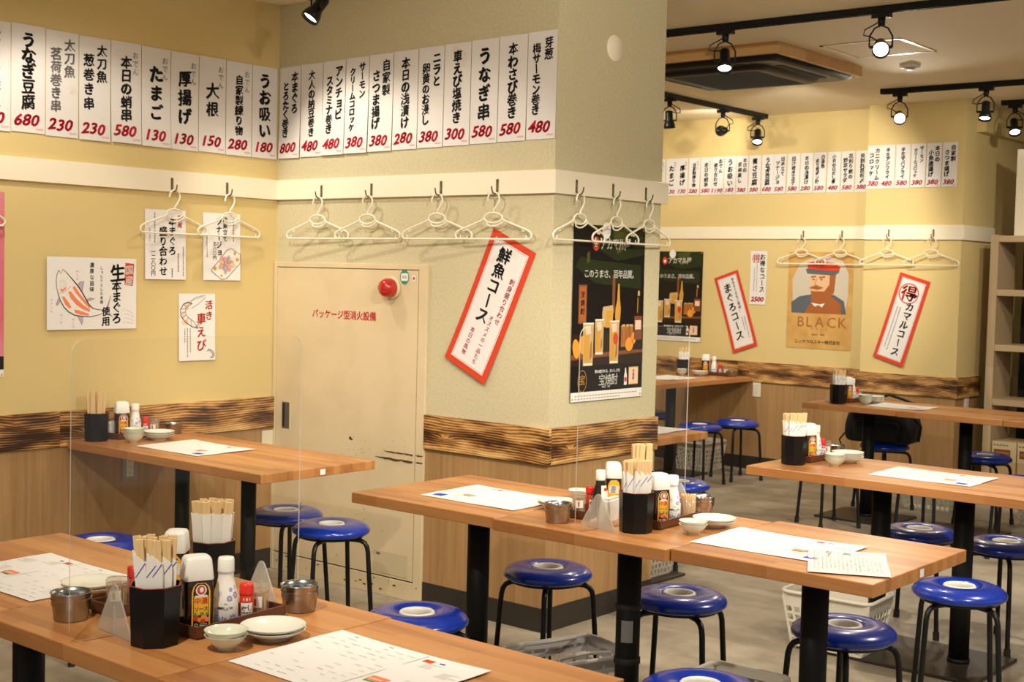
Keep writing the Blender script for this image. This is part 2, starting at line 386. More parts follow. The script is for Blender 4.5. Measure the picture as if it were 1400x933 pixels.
    def vtext(s, t, cx, top, pitch, size=None, brush=1, jit=.05, ang=0, zf=None, z=.001, bold=0, sx=1):
        size = size or pitch*.98
        for i, ch in enumerate(t):
            d = -(i+.5)*pitch; dx = dy = 0; rot = 0; b = brush; bd = bold
            if bold and ord(ch) >= 0x4e00: bd = 0; b = brush*.95
            if ch in 'ーｰ〜': rot = -PI/2; b = brush*.8
            if ch in 'っッゃゅょャュョァィゥェォぁぃぅぇぉ': dx, dy = .1*size, .1*size
            x = cx - math.sin(-ang)*0 + dx; y0 = d+dy
            X = cx + (dx*math.cos(ang) - y0*math.sin(ang)); Y = top + (dx*math.sin(ang) + y0*math.cos(ang))
            k = 1+rnd.uniform(-jit, jit)
            s.glyph(ch, X, Y, size*k, ang+rot+rnd.uniform(-jit, jit)*.9, 0, b, sx, z, zf, bd)
        return s
    def htext(s, t, x, y, size, adv=.95, sx=1, shear=0, brush=0, zf=None, z=.001, bold=0, digits=False):
        for ch in t:
            w = GW.get(ch, 1)*adv*sx*size if digits else adv*sx*size
            s.glyph(ch, x+w/2, y, size, 0, shear, brush, sx, z, zf, bold); x += w
        return s
    def build(s, name, parent=None, bevel=0, loc=None, rot=None, seg=2):
        me = bpy.data.meshes.new(name); me.from_pydata(s.v, [], s.f)
        for mt in s.ms: me.materials.append(mt)
        me.polygons.foreach_set('material_index', s.mi); me.polygons.foreach_set('use_smooth', s.sm); me.update()
        o = bpy.data.objects.new(name, me); C.objects.link(o)
        if parent: o.parent = parent
        if loc: o.location = loc
        if rot is not None: o.rotation_euler = rot
        if bevel:
            b = o.modifiers.new('bevel', 'BEVEL'); b.width = bevel; b.segments = seg; b.limit_method = 'ANGLE'; b.angle_limit = math.radians(40)
        return o
def tag(o, label=None, cat=None, group=None, kind=None):
    if label: o['label'] = label
    if cat: o['category'] = cat
    if group: o['group'] = group
    if kind: o['kind'] = kind
    return o
def thing(name, label, cat, loc=(0,0,0), rz=0, group=None, rot=None):
    o = bpy.data.objects.new(name, None); C.objects.link(o); o.empty_display_size = .05
    o.location = loc; o.rotation_euler = rot if rot else (0, 0, rz)
    return tag(o, label, cat, group)
def children(o): return KIDS.get(o.name, [])
def dup(src, loc, rz=None, label=None, group=None, rot=None):
    def cp(o, parent=None):
        c = o.copy(); C.objects.link(c)
        if parent: c.parent = parent
        for ch in o.children: cp(ch, c)
        return c
    r = cp(src); r.location = loc
    if rz is not None: r.rotation_euler = (0, 0, rz)
    if rot is not None: r.rotation_euler = rot
    if label: r['label'] = label
    if group: r['group'] = group
    return r
class First:
    """the first placing uses the prototype itself, each later one a copy of it and its parts"""
    def __init__(s, maker): s.mk = maker; s.p = None
    def __call__(s, loc, rz, label, group=None):
        if s.p is None:
            s.p = s.mk(); o = s.p; o.location = loc; o.rotation_euler = (0, 0, rz)
        else: o = dup(s.p, loc, rz)
        o['label'] = label
        if group: o['group'] = group
        elif 'group' in o: del o['group']
        return o
ROT_X = (PI/2, 0, PI/2)      # sheet on a wall that faces +X
ROT_Y = (PI/2, 0, 0)         # sheet on a wall that faces -Y

# ------------------------------------------------------------------ lettering outlines (built-in typeface)
GL = {}; GW = {}
TEXTS = []
def make_glyphs(chars):
    jobs = []
    for ch in chars:
        for b in (0, 1):
            c = bpy.data.curves.new('glyph', 'FONT'); c.body = ch; c.resolution_u = 2; c.offset = .014*b
            o = bpy.data.objects.new('glyph', c); C.objects.link(o); jobs.append((ch, b, o))
    bpy.context.view_layer.update(); dg = bpy.context.evaluated_depsgraph_get()
    for ch, b, o in jobs:
        me = o.evaluated_get(dg).to_mesh()
        if me and len(me.vertices):
            xs = [v.co.x for v in me.vertices]
            asc = ord(ch) < 256
            cx = (min(xs)+max(xs))/2 if asc else .5; cy = .345 if asc else .38
            GL[(ch, b)] = ([(v.co.x-cx, v.co.y-cy) for v in me.vertices], [tuple(p.vertices) for p in me.polygons])
            GW[ch] = max(xs)-min(xs)+.09 if asc else 1
        o.evaluated_get(dg).to_mesh_clear()
    for ch, b, o in jobs:
        c = o.data; bpy.data.objects.remove(o); bpy.data.curves.remove(c)

# ------------------------------------------------------------------ the setting
CZ = 2.793
def struct(name, a, b, mt, bevel=0):
    return tag(MB().m(mt).box(a, b).build(name, bevel=bevel), kind='structure')
WA, PD = -1.743, .795            # yellow wall plane, pillar depth
FY, PY, PX0, PX1 = 5.0, 4.83, -.888, -.166   # far wall plane, far pillar front and sides
struct('floor', (-3.6, -6.2, -.1), (7, 7, 0), 'floor')
struct('ceiling', (-3.6, -6.2, CZ), (7, 7, CZ+.1), 'ceil')
struct('wall_left', (WA-.15, -6.2, 0), (WA, 0, CZ), 'yellow')
struct('wall_pillar', (WA-.15, 0, 0), (0, PD, CZ), 'green')
struct('wall_back', (-3.4, FY, 0), (PX0+.02, FY+.12, CZ), 'yellow')
struct('wall_far_left', (-3.5, PD, 0), (-3.4, FY+.12, CZ), 'yellow')
struct('wall_far_pillar', (PX0, PY, 0), (PX1, 7, CZ), 'yellow')
struct('wall_rear', (PX1, 6.6, 0), (7, 6.7, CZ), 'yellow')
struct('ceiling_beam', (PX1-.05, 5.03, 2.585), (-.10, 6.6, CZ), 'yellow')
_tn = [0]
def board(p0, p1, z0, z1, th, mt, name=None, bevel=.0015):
    """a board fixed along a wall from p0 to p1 (plan points on the wall face), its outer face to the left of p0->p1 reversed"""
    _tn[0] += 1
    p0, p1 = Vector((*p0, 0)), Vector((*p1, 0)); d = p1-p0; L = d.length; a = math.atan2(d.y, d.x)
    o = MB().m(mt).box((0, -th, 0), (L, 0, z1-z0)).build(name or 'trim_%d' % _tn[0], bevel=bevel, loc=(p0.x, p0.y, z0), rot=(0, 0, a))
    return tag(o, kind='structure')
# plan points run so that the room lies to the right of the direction of travel
RB, RT, PB, PT, BT = 1.838, 1.935, .71, .862, .102
# yellow wall (faces +X): travel +Y
board((WA, -6.2), (WA, 0), RB, RT, .018, 'trimwhite')
for a, b in ((-6.2, -2.9), (-2.9, -1.2), (-1.2, .0)): board((WA, a), (WA, b), PB, PT, .02, 'charred')
board((WA, -6.2), (WA, 0), BT, PB, .004, 'lam', 'wall_panel_left', 0)
board((WA, -6.2), (WA, 0), 0, BT, .008, 'dark', 'baseboard_left')
# pillar front (faces -Y): travel +X
board((WA, 0), (.018, 0), RB, RT, .018, 'trimwhite')
board((-.694, 0), (.02, 0), PB, PT, .02, 'charred')
board((-.694, 0), (.004, 0), BT, PB, .004, 'lam', 'wall_panel_pillar', 0)
board((-.694, 0), (.008, 0), 0, BT, .008, 'dark', 'baseboard_pillar')
# pillar side (faces +X)
board((0, 0), (0, PD+.03), RB, RT, .018, 'trimwhite')
board((0, 0), (0, PD+.0), PB, PT, .02, 'charred')
board((0, 0), (0, PD), BT, PB, .004, 'lam', 'wall_panel_pillar_side', 0)
board((0, 0), (0, PD), 0, BT, .008, 'dark', 'baseboard_pillar_side')
# far wall
board((-3.4, FY), (PX0, FY), RB-.012, RT-.012, .018, 'trimwhite')
for a, b in ((-3.4, -2.0), (-2.0, PX0)): board((a, FY), (b, FY), PB-.012, PT-.008, .02, 'charred')
board((-3.4, FY), (PX0, FY), BT, PB-.012, .004, 'lam', 'wall_panel_back', 0)
board((-3.4, FY), (PX0, FY), 0, BT, .008, 'dark', 'baseboard_back')
# far pillar
board((PX0, PY), (PX1+.018, PY), RB-.02, RT-.014, .018, 'trimwhite')
board((PX0-.035, PY), (PX1+.02, PY), PB-.005, PT-.012, .02, 'charred')
board((PX0, PY), (PX1+.004, PY), BT, PB-.005, .004, 'lam', 'wall_panel_far_pillar', 0)
board((PX0, PY), (PX1+.008, PY), 0, BT, .008, 'dark', 'baseboard_far_pillar')
board((PX1, PY), (PX1, 5.42), RB-.02, RT-.014, .018, 'trimwhite')
board((PX1, PY), (PX1, 5.25), PB-.005, PT-.012, .02, 'charred')
board((PX1, PY), (PX1, 5.25), BT, PB-.005, .004, 'lam', 'wall_panel_far_pillar_side', 0)
# black sheet in place of the unlit space seen through the wooden shelf
struct('unlit_space_sheet', (.02, 5.55, 0), (2.4, 5.6, 1.86), 'void')

# ------------------------------------------------------------------ fire equipment cabinet in the alcove
make_glyphs(sorted(set('パッケージ型消火設備MORITA検済うなぎ豆腐太刀魚茗荷巻き串葱おでん本日の蛸たまぐごわ厚揚げ大根自家製練り物お吸い白身焼とろくたく人納豆巻アンチョビスタミナサーモンクリムコロケさつ浅漬けニラ卵黄浸し車えび塩わ芽梅盛合せ本茶碗蒸青さ出来立てツョ汁玉子炙りポン酢小貝だ煮花削鰹野菜ダ割れ昆布〆カ半生ジフライバハ唐しゅ鮮魚コース刺オメ一品ち馬物得アマル屋このうまさ、百年質。飲継れるい宝焼酎使用国産濃っりした食感旨味中三八〇円二五活七唐辛子醸造濃ソニッウヰキー株式会社がみブゃゆょをご堪能！なトロカマ大0123456789ABCDEFGHIJKLMNOPQRSTUVWXYZabcdefghijklmnopqrstuvwxyz&.税込')))
cab = thing('fire_equipment_cabinet', 'cream enamelled steel fire equipment cabinet with red dome lamp, set into the alcove wall', 'cabinet', (-1.22, 0, 0))
X0, X1, ZT = -.519, .524, 1.533   # local
fr = MB().m('steel_cream')
fr.box((X0, -.016, 0), (X0+.022, 0, ZT)); fr.box((X1-.05, -.016, 0), (X1, 0, ZT)); fr.box((X0+.022, -.016, ZT-.024), (X1-.05, 0, ZT)); fr.box((X0+.022, -.014, 0), (X1-.05, 0, .085))
fr.build('frame', cab, bevel=.002)
dpan = MB().m('steel_cream').box((X0+.025, -.013, .092), (X1-.055, -.0062, ZT-.027))
MB().m('blackmetal').box((X0+.0225, -.006, .0855), (X1-.0505, -.0008, ZT-.0245)).build('door_gap', cab)
h = MB().m('recess'); h.box((-.449, -.0145, .712), (-.386, -.0128, .842)); h.m('steel_cream').box((-.452, -.016, .708), (-.446, -.0128, .846)); h.box((-.389, -.016, .708), (-.383, -.0128, .846))
h.m('blackmetal').box((-.44, -.0155, .72), (-.425, -.0145, .835)); tag(h.build('handle', cab), 'recessed dark metal pull handle')
lp = MB().m('steel_cream'); lp.smooth = True
lp.lathe([(.0, .0), (.062, 0), (.062, .012), (.056, .018), (0, .018)], seg=28)
lb = lp.build('lamp_base', cab, loc=(.308, -.013, 1.424), rot=(PI/2, 0, 0)); lb.scale = (.84, .84, .84)
tag(lb, 'round rim of the red lamp')
dm = MB().m('lampred').lathe([(.052, .012), (.054, .03), (.051, .055), (.041, .075), (.022, .088), (0, .091)], seg=28).m('lampcore').lathe([(.018, .040), (.018, .044), (0, .044)], seg=12)
tag(dm.build('lamp_dome', lb), 'red glowing dome')
t = MB().m('redink').htext('パッケージ型消火設備', -.236, 1.289, .0445, .99, bold=1); t.build('lettering', cab, loc=(0, -.0135, 0), rot=ROT_Y)
st = MB().m('whiteprint').disc(.382, 1.475, .028, .033, .0004).m('stickergreen').ringline(.382, 1.475, .026, .031, .005)
st.poly([(.382+.024*math.cos(a), 1.475+.029*math.sin(a)) for a in [PI*.2+PI*.6*i/8 for i in range(9)]]).poly([(.382+.024*math.cos(a), 1.475+.029*math.sin(a)) for a in [PI*1.2+PI*.6*i/8 for i in range(9)]])
st.m('greyink').htext('検済', .366, 1.475, .017); tag(st.build('round_sticker', cab, loc=(0, -.0135, 0), rot=ROT_Y), 'round green and white sticker')
st = MB().m('paper').quad(.43, 1.455, .452, 1.485).m('redink').disc(.441, 1.47, .006, .007, .0012); tag(st.build('square_sticker', cab, loc=(0, -.0135, 0), rot=ROT_Y), 'small white sticker with a red dot')
np_ = MB().m('doorplate').box((.218, .103, 0), (.436, .205, .0012)).m('blueink').htext('MORITA', .29, .128, .022, digits=True, bold=1)
np_.m('slate').htext('パッケージ型消火設備', .232, .172, .0185, .95, bold=1); np_.poly([(.236, .186), (.262, .186), (.262, .194), (.252, .198), (.236, .196)], .0018)
tag(np_.build('name_plate', cab, loc=(0, -.0135, 0), rot=ROT_Y), 'metal name plate near the floor')
r2 = random.Random(3); ru = MB().m('rust')
for (xa, xb, z, w) in ((.27, .458, .672, .006), (.215, .458, .640, .0085), (.475, .52, .672, .008), (.475, .52, .640, .009)):
    n = 14; up = [(xa+(xb-xa)*i/n, z-.02*(xa+(xb-xa)*i/n-.3)*.3+w*r2.uniform(.2, .6)*min(1, (i+1)/5)) for i in range(n+1)]
    lo = [(x, y-w*r2.uniform(.5, 1.1)*min(1, (i+1)/5)) for i, (x, y) in enumerate(up)]
    ru.poly(up[::-1]+lo, .0032)
for _ in range(34):
    x, z = r2.uniform(-.02, .45), r2.uniform(.62, .74); q = r2.uniform(.0006, .0020); ru.disc(x, z, q*1.5, q, .0005, n=7)
ru.poly([(.035, .706), (.045, .720), (.052, .712), (.066, .703), (.05, .699)], .0005)
for _ in range(26):
    x, z = r2.uniform(-.45, .45), r2.uniform(.1, .42); q = r2.uniform(.0008, .003); ru.disc(x, z, q, q*1.6, .0005, n=7)
for _ in range(26):
    x = r2.uniform(X0+.03, X1); q = r2.uniform(.002, .007); ru.disc(x, .075+r2.uniform(-.05, .008), q*1.6, q*.5, .0036, n=8)
dpan.m('rust'); dpan.add([(x, -.0131-z, y) for x, y, z in ru.v], ru.f, False); dpan.build('door_panel', cab)

# ------------------------------------------------------------------ menu strips
def bend(h, lift): return lambda x, y: .0022 + lift*max(0, (1 - y/h))**2.2
def strip(rot, loc, cols, price, label, group, s=1, tone='ink', side=None, art=None, lift=None):
    w, h = .1535*s, .445*s; lift = rnd.choice((.002, .003, .006, .010))*s if lift is None else lift
    zf = bend(h, lift); b = MB().m('paper').sheet(0, 0, w, h, zf, 2, 8)
    if art: art(b, w, h, zf)
    b.m(tone); c = w/2; k = s
    if len(cols) == 1:
        t = cols[0]; top = .415*k if not side else .385*k; p = min(.086*k, (top-.095*k)/len(t))
        b.vtext(t, c, top-(((top-.095*k)-p*len(t))*.45), p, min(p*1.05, .076*k), zf=zf, brush=1.3, bold=1)
    else:
        a, t = cols; off = .022*k if len(t) > 6 else .045*k; p = min(.062*k, (.318*k-off)/len(t)); pa = min(.056*k, p*1.12)
        b.vtext(a, c+.034*k, .420*k, pa, min(pa*1.04, .054*k), zf=zf, brush=1.2, bold=1); b.vtext(t, c-.030*k, .420*k-off, p, min(p*1.08, .055*k), zf=zf, brush=1.25, bold=1)
    if side: b.m('paleink').vtext(side, w-.030*k, .41*k, .036*k, .033*k, zf=zf, brush=.5)
    b.m('redink'); x = c-.020*k*len(price)
    for ch in price: b.glyph(ch, x+.016*k, .052*k+rnd.uniform(-.003, .003)*k, .066*k, .06, .28, .75, 1.15, .0011, zf, 1); x += .038*k
    b.m('pinkink')
    for i in range(5): b.quad(w-.042*k+i*.007*k, .014*k, w-.037*k+i*.007*k, .021*k, .0009, zf)
    o = b.build('menu_strip', loc=loc, rot=rot); return tag(o, label, 'menu strip', group)
def shrimp(b, cx, cy, s, zf, mt='salmon', w=.0016):
    b.m(mt)
    b.stroke([(cx+s*x, cy+s*y) for x, y in ((-.9, 1.1), (-.3, .95), (.3, .6), (.75, .1), (.8, -.4), (.5, -.85), (.05, -1.0), (-.35, -.9))], w*1.6, .0008, zf)
    b.stroke([(cx+s*x, cy+s*y) for x, y in ((-.9, 1.1), (-.5, .55), (.0, .25), (.3, -.1), (.3, -.45), (.05, -.7), (-.35, -.9))], w, .0008, zf)
    for (a, c) in (((-.3, .95), (-.2, .4)), ((.3, .6), (.05, .2)), ((.65, .3), (.25, 0)), ((.8, -.1), (.32, -.25)), ((.78, -.45), (.28, -.5)), ((.5, -.85), (.15, -.6))):
        b.stroke([(cx+s*a[0], cy+s*a[1]), (cx+s*c[0], cy+s*c[1])], w*.8, .0008, zf)
    for a in (-.9, -.75, -.6): b.stroke([(cx+s*a, cy+s*1.05), (cx+s*(a-.5), cy+s*(.75+a*.3))], w*.6, .0008, zf)
def leafart(b, w, h, zf):
    b.m('pinkink')
    for a in (.2, .9, 1.7): b.ringline(w-.035+.016*math.cos(a), .19+.016*math.sin(a), .016, .007, .0007, .0008, zf, 12, rot=a)
A_ = [(['本日の焼魚'], '580', None, 'ink', None), (['うなぎ豆腐'], '680', None, 'ink', None), (['太刀魚', '茗荷巻き串'], '230', None, 'greyink', leafart), (['太刀魚', '葱巻き串'], '230', None, 'ink', lambda b, w, h, zf: b.m('peach').ringline(w*.45, .31, .016, .016, .0014, .0008, zf)),
      (['本日の蛸串'], '580', 'おでん', 'ink', lambda b, w, h, zf: (b.m('peach').ringline(.055, .39, .032, .018, .001, .0008, zf), b.ringline(.035, .375, .018, .008, .001, .0008, zf))),
      (['たまご'], '130', 'おでん', 'ink', None), (['厚揚げ'], '130', 'おでん', 'ink', None), (['大根'], '150', 'おでん', 'ink', None), (['自家製練り物'], '280', 'おでん', 'ink', None), (['うお吸い'], '180', None, 'ink', None)]
for i, (cols, pr, side, tone, art) in enumerate(A_):
    strip(ROT_X, (WA+.001, -1.583+.1572*i, 2.038+rnd.uniform(-.003, .003)), cols, pr, "paper menu strip with brush writing %s and red %s, on the yellow alcove wall" % ('/'.join(cols), pr), 'menu strips on the yellow alcove wall', 1, tone, side, art)
B_ = [(['本まぐろ', 'とろたく巻き'], '800', None), (['大人の納豆巻き'], '480', None), (['アンチョビ', 'スタミナ巻き'], '480', None), (['サーモン', 'クリームコロッケ'], '380', None), (['自家製', 'さつま揚げ'], '380', None), (['本日の浅漬け'], '280', None), (['ニラと', '卵黄のお浸し'], '380', None),
      (['車えび塩焼き'], '300', lambda b, w, h, zf: shrimp(b, w*.62, h*.86, .042, zf, 'peach')), (['うなぎ串'], '580', None), (['本わさび巻き'], '580', None), (['芽葱', '梅サーモン巻き'], '480', None)]
for i, (cols, pr, art) in enumerate(B_):
    strip(ROT_Y, (-1.732+.1577*i, -.001, 2.041+.0022*i), cols, pr, "menu strip with brush writing %s and red %s, on the pillar above the steel cabinet" % ('/'.join(cols), pr), 'menu strips on the alcove pillar wall', 1, 'ink', None, art)
F_ = [(['大根'], '150', 'おでん'), (['たまご'], '130', 'おでん'), (['厚揚げ'], '130', 'おでん'), (['自家製練り物'], '280', 'おでん'), (['本日の蛸串'], '580', 'おでん'), (['おでん', '盛り合わせ'], '1190', None), (['うお吸い'], '180', None), (['本日の', '茶碗蒸し'], '380', None), (['青さ豆腐'], '380', None), (['うなぎ豆腐'], '680', None), (['出来立て', 'ツナージョ'], '580', None), (['出汁巻き玉子'], '580', None), (['本日の浅漬け'], '280', None), (['白身魚', '炙り葱ポン酢'], '580', None), (['小貝の白だし煮'], '480', None), (['花削り鰹の', '野菜サラダ'], '580', None), (['貝割れ昆布〆'], '380', None)]
xs = [-2.86, -2.745, -2.639, -2.525, -2.411, -2.302, -2.19, -2.08, -1.966, -1.852, -1.744, -1.627, -1.515, -1.404, -1.288, -1.175, -1.059]
for x, (cols, pr, side) in zip(xs, F_):
    strip(ROT_Y, (x, FY-.001, 2.180), cols, pr, "small menu strip with writing %s and red %s, on the far back wall" % ('/'.join(cols), pr), 'menu strips on the far back wall', .687 if len(pr) < 4 else .687, 'ink', side)
P_ = [(['カニクリーム', 'コロッケ'], '380'), (['半生アジフライ'], '480'), (['半生サバフライ'], '580'), (['サーモン', 'クリームコロッケ'], '380'), (['本日の', '小魚唐揚げ'], '380'), (['自家製', 'さつま揚げ'], '380')]
for x, (cols, pr) in zip((-.888, -.784, -.669, -.554, -.439, -.324), P_):
    strip(ROT_Y, (x, PY-.001, 2.189), cols, pr, "small menu strip with writing %s and red %s, on the far square pillar" % ('/'.join(cols), pr), 'menu strips on the far square pillar', .70, 'ink', None, (lambda b, w, h, zf: shrimp(b, w*.25, h*.78, .022, zf, 'peach')) if pr == '380' and cols[0][0] == 'カ' else None)

# ------------------------------------------------------------------ posters
def fineprint(b, x, top, n, pitch, w, z=.0009, zf=None, seed=1):
    r = random.Random(seed)
    for i in range(n):
        y = top-i*pitch; a = pitch*.36
        b.quad(x-w/2*r.uniform(.6, 1), y-a, x+w/2*r.uniform(.6, 1), y-a*.45, z, zf)
        b.quad(x-w/2*r.uniform(.1, .8), y-a*1.1, x-w/2*r.uniform(-.2, .1)+w*.14, y+a*.9, z, zf)
        if r.random() > .4: b.quad(x-w/2*.8, y+a*.3, x+w/2*.7, y+a*.7, z, zf)
# tuna poster (445 x 312 mm)
def tuna():
    w, h = .447, .313; zf = lambda x, y: .003 + .006*(1-x/w) + .004*(1-y/h)
    b = MB().m('menu').sheet(0, 0, w, h, zf, 8, 6)
    q = lambda px, py: ((px-103)/947*w, h-(py-88)/780*h)
    Q = lambda L: [q(*p) for p in L]
    body = [(222,232),(204,280),(196,340),(200,410),(215,480),(240,560),(275,625),(320,675),(385,712),(470,728),(560,730),(640,712),(690,690),(690,660),(630,655),(575,640),(535,600),(510,555),(470,480),(420,400),(360,325),(300,255),(265,220),(245,268)]
    b.m('whiteprint').poly(Q(body), .0006, zf)
    b.m('mauve')
    for L in ([(412,385),(445,350),(482,348),(470,420),(460,470)], [(505,545),(545,525),(598,535),(560,550),(525,560)], [(222,525),(200,575),(195,610),(215,600),(235,560)], [(415,722),(440,770),(462,822),(470,780),(470,730)], [(690,680),(720,640),(770,500),(745,600),(735,660),(790,740),(740,710)]): b.poly(Q(L), .0007, zf); b.m('ink').stroke(Q(L), .0012, .0010, zf); b.m('mauve')
    b.m('salmon')
    for L in ([(318,462),(345,455),(400,530),(470,600),(548,655),(540,680),(470,650),(400,600),(340,525)], [(250,510),(280,515),(330,585),(352,630),(330,640),(285,595)], [(362,410),(385,400),(440,480),(500,560),(550,620),(545,645),(500,600),(440,530),(385,460)], [(378,652),(420,658),(480,680),(535,700),(530,720),(450,710),(390,690)], [(235,425),(262,435),(300,405),(298,430),(262,462),(240,455)]): b.poly(Q(L), .0008, zf)
    b.m('ink').stroke(Q(body[:4]), .0022, .0010, zf); b.stroke(Q([(196,340),(200,410),(215,480),(240,560),(275,625),(320,675),(385,712),(470,728),(560,730),(640,712),(690,690)]), .0042, .0010, zf, True)
    b.stroke(Q([(265,220),(300,255),(360,325),(420,400),(470,480),(510,555),(535,600),(575,640),(630,655),(690,660)]), .0056, .0010, zf, True); b.stroke(Q([(222,232),(245,268),(265,220)]), .002, .001, zf)
    b.m('mauve').ringline(*q(258,375), .016, .016, .0012, .0010, zf); b.ringline(*q(258,375), .009, .009, .0008, .0010, zf); b.stroke(Q([(215,480),(270,470),(320,430),(345,400)]), .0025, .0010, zf)
    b.m('ink').vtext('生', q(845,0)[0], q(0,150)[1], .079, .082, zf=zf); b.vtext('本まぐろ', q(832,0)[0], q(0,335)[1], .0475, .052, zf=zf); b.vtext('使用', q(715,0)[0], q(0,618)[1], .044, .044, zf=zf)
    b.vtext('濃厚な旨味', q(565,0)[0], q(0,135)[1], .0265, .0235, zf=zf, brush=.5); b.vtext('しっとりとした食感', q(668,0)[0], q(0,175)[1], .0187, .0165, zf=zf, brush=.4)
    b.m('vermil').poly(Q([(928,135),(1025,145),(1012,390),(918,380)]), .0008, zf); b.m('whiteprint').vtext('国産', q(970,0)[0], q(0,158)[1], .046, .044, zf=zf, z=.0014, brush=.8)
    b.m('pinkink').vtext('中トロ', q(412,0)[0], q(0,220)[1], .016, .011, zf=zf, brush=.3); b.vtext('カマトロ', q(148,0)[0], q(0,525)[1], .0165, .011, zf=zf, brush=.3); b.vtext('大トロ', q(248,0)[0], q(0,690)[1], .0155, .011, zf=zf, brush=.3); b.vtext('中トロ', q(370,0)[0], q(0,740)[1], .0155, .011, zf=zf, brush=.3)
    b.m('greyprint')
    for k in range(4): b.stroke(Q([(890,655+k*45),(950,660+k*45),(1000,690+k*40),(1030,740+k*20)]), .0022, .0008, zf, True)
    return tag(b.build('poster', loc=(WA+.001, -1.262, 1.214), rot=ROT_X), 'white poster with a brush drawing of a sliced tuna, on the yellow alcove wall', 'poster')
tuna()
def small_sheet(y, z, w, h, rot=0): return MB().m('menu').sheet(0, 0, w, h, (lambda x, y: .0022+.008*(1-y/h)), 1, 1), (lambda x, y: .0022+.008*(1-y/h))
# sashimi sheet behind the hanger
b, zf = small_sheet(0, 0, .222, .318); w, h = .222, .318
b.m('ink').vtext('本まぐろ', .147, h-.028, .045, .044, zf=zf); b.vtext('盛り合わせ', .097, h-.075, .0455, .046, zf=zf); b.vtext('一二八〇円', .043, h-.18, .0245, .025, zf=zf, brush=.6)
b.m('vermil').vtext('国産', .19, h-.02, .03, .028, zf=zf, brush=.6); b.m('greyink'); fineprint(b, .052, h-.02, 11, .0125, .008, zf=zf); fineprint(b, .18, h-.2, 8, .011, .011, zf=zf, seed=2); fineprint(b, .208, h-.17, 12, .0115, .008, zf=zf, seed=3); fineprint(b, .146, h-.27, 4, .011, .011, zf=zf, seed=6); fineprint(b, .025, h-.09, 5, .0125, .008, zf=zf, seed=8)
tag(b.build('poster', loc=(WA+.001, -.772, 1.437), rot=ROT_X), 'white sheet of bold black brush writing hung above the tuna poster', 'poster')
b, zf = small_sheet(0, 0, .219, .318); w, h = .217, .318
b.m('ink').vtext('出来立て', .128, h-.012, .031, .03, zf=zf); b.vtext('ツナージョ', .092, h-.02, .037, .037, zf=zf); b.vtext('五八〇円', .066, h-.135, .022, .022, zf=zf, brush=.6); b.m('greyink'); fineprint(b, .022, h-.1, 10, .0115, .008, zf=zf); b.m('redink'); fineprint(b, .178, h-.03, 9, .012, .008, zf=zf, seed=5)
dish = [(.045,.045),(.105,.004),(.135,.008),(.219,.085),(.219,.125),(.165,.152),(.14,.145)]
b.m('whiteprint').poly(dish, .0008, zf).m('ink').stroke(dish+[dish[0]], .0026, .001, zf)
b.m('mauve')
for i in range(16):
    a = i*2.4; rr = .012+.0023*i; b.disc(.135+rr*math.cos(a)*1.0, .078+rr*math.sin(a)*.75, .016, .011, .0009+i*.00004, zf, 10, a)
    b.m(('peach', 'pinkink', 'mauve', 'skin')[i % 4])
b.m('ink')
for i in range(7): b.ringline(.135+.028*math.cos(i*.9), .078+.02*math.sin(i*.9), .016, .011, .0008, .0018, zf, 12, rot=i)
b.m('gold').disc(.068, .055, .009, .009, .0019, zf); b.disc(.185, .13, .008, .008, .0019, zf); b.m('orange').disc(.2, .1, .01, .008, .0019, zf); b.disc(.105, .022, .007, .006, .0019, zf)
tag(b.build('poster', loc=(WA+.001, -.451, 1.437), rot=ROT_X), 'white sheet with a drawn dish of food, nearest the alcove corner', 'poster')
# prawn sheet
b, zf = small_sheet(0, 0, .208, .314); w, h = .208, .314
b.m('vermil').vtext('活き', .172, h-.028, .05, .046, zf=zf); b.vtext('車えび', .127, h-.085, .063, .056, zf=zf)
b.m('peach').disc(.045, .25, .012, .014, .0007, zf); b.disc(.022, .215, .012, .014, .0007, zf); b.disc(.035, .18, .02, .012, .0007, zf)
shrimp(b, .055, .215, -.058, zf, 'ink', .0024); b.m('ink'); b.stroke([(.05,.26),(.09,.295),(.15,.308),(.15,.295),(.11,.265),(.07,.245)], .0018, .001, zf); b.stroke([(.03,.27),(.08,.285),(.14,.30)], .001, .001, zf)
b.m('greyink'); fineprint(b, .064, h-.165, 10, .0115, .008, zf=zf, seed=4); fineprint(b, .048, h-.165, 12, .0115, .008, zf=zf, seed=7); fineprint(b, .033, h-.165, 6, .0115, .008, zf=zf, seed=9)
shrimp(b, .185, .03, .02, zf, 'ink', .0016)
tag(b.build('poster', loc=(WA+.001, -.583, 1.058), rot=ROT_X), 'white sheet with a drawn prawn and red writing, lowest on the yellow wall', 'poster')
# pink poster at the edge of view
b = MB().m('whiteprint').sheet(0, 0, .52, .763, None, 2, 2).m('pinkposter').quad(0, .085, .52, .763).m('blackprint').quad(0, .03, .52, .085).m('gold').disc(.512, .755, .004, .004, .0012, n=10).disc(.512, .008, .004, .004, .0012, n=10)
tag(b.build('poster', loc=(WA+.003, -1.972, 1.023), rot=ROT_X), 'pink poster with a black band and brass tacks, cut off by the picture edge', 'poster')

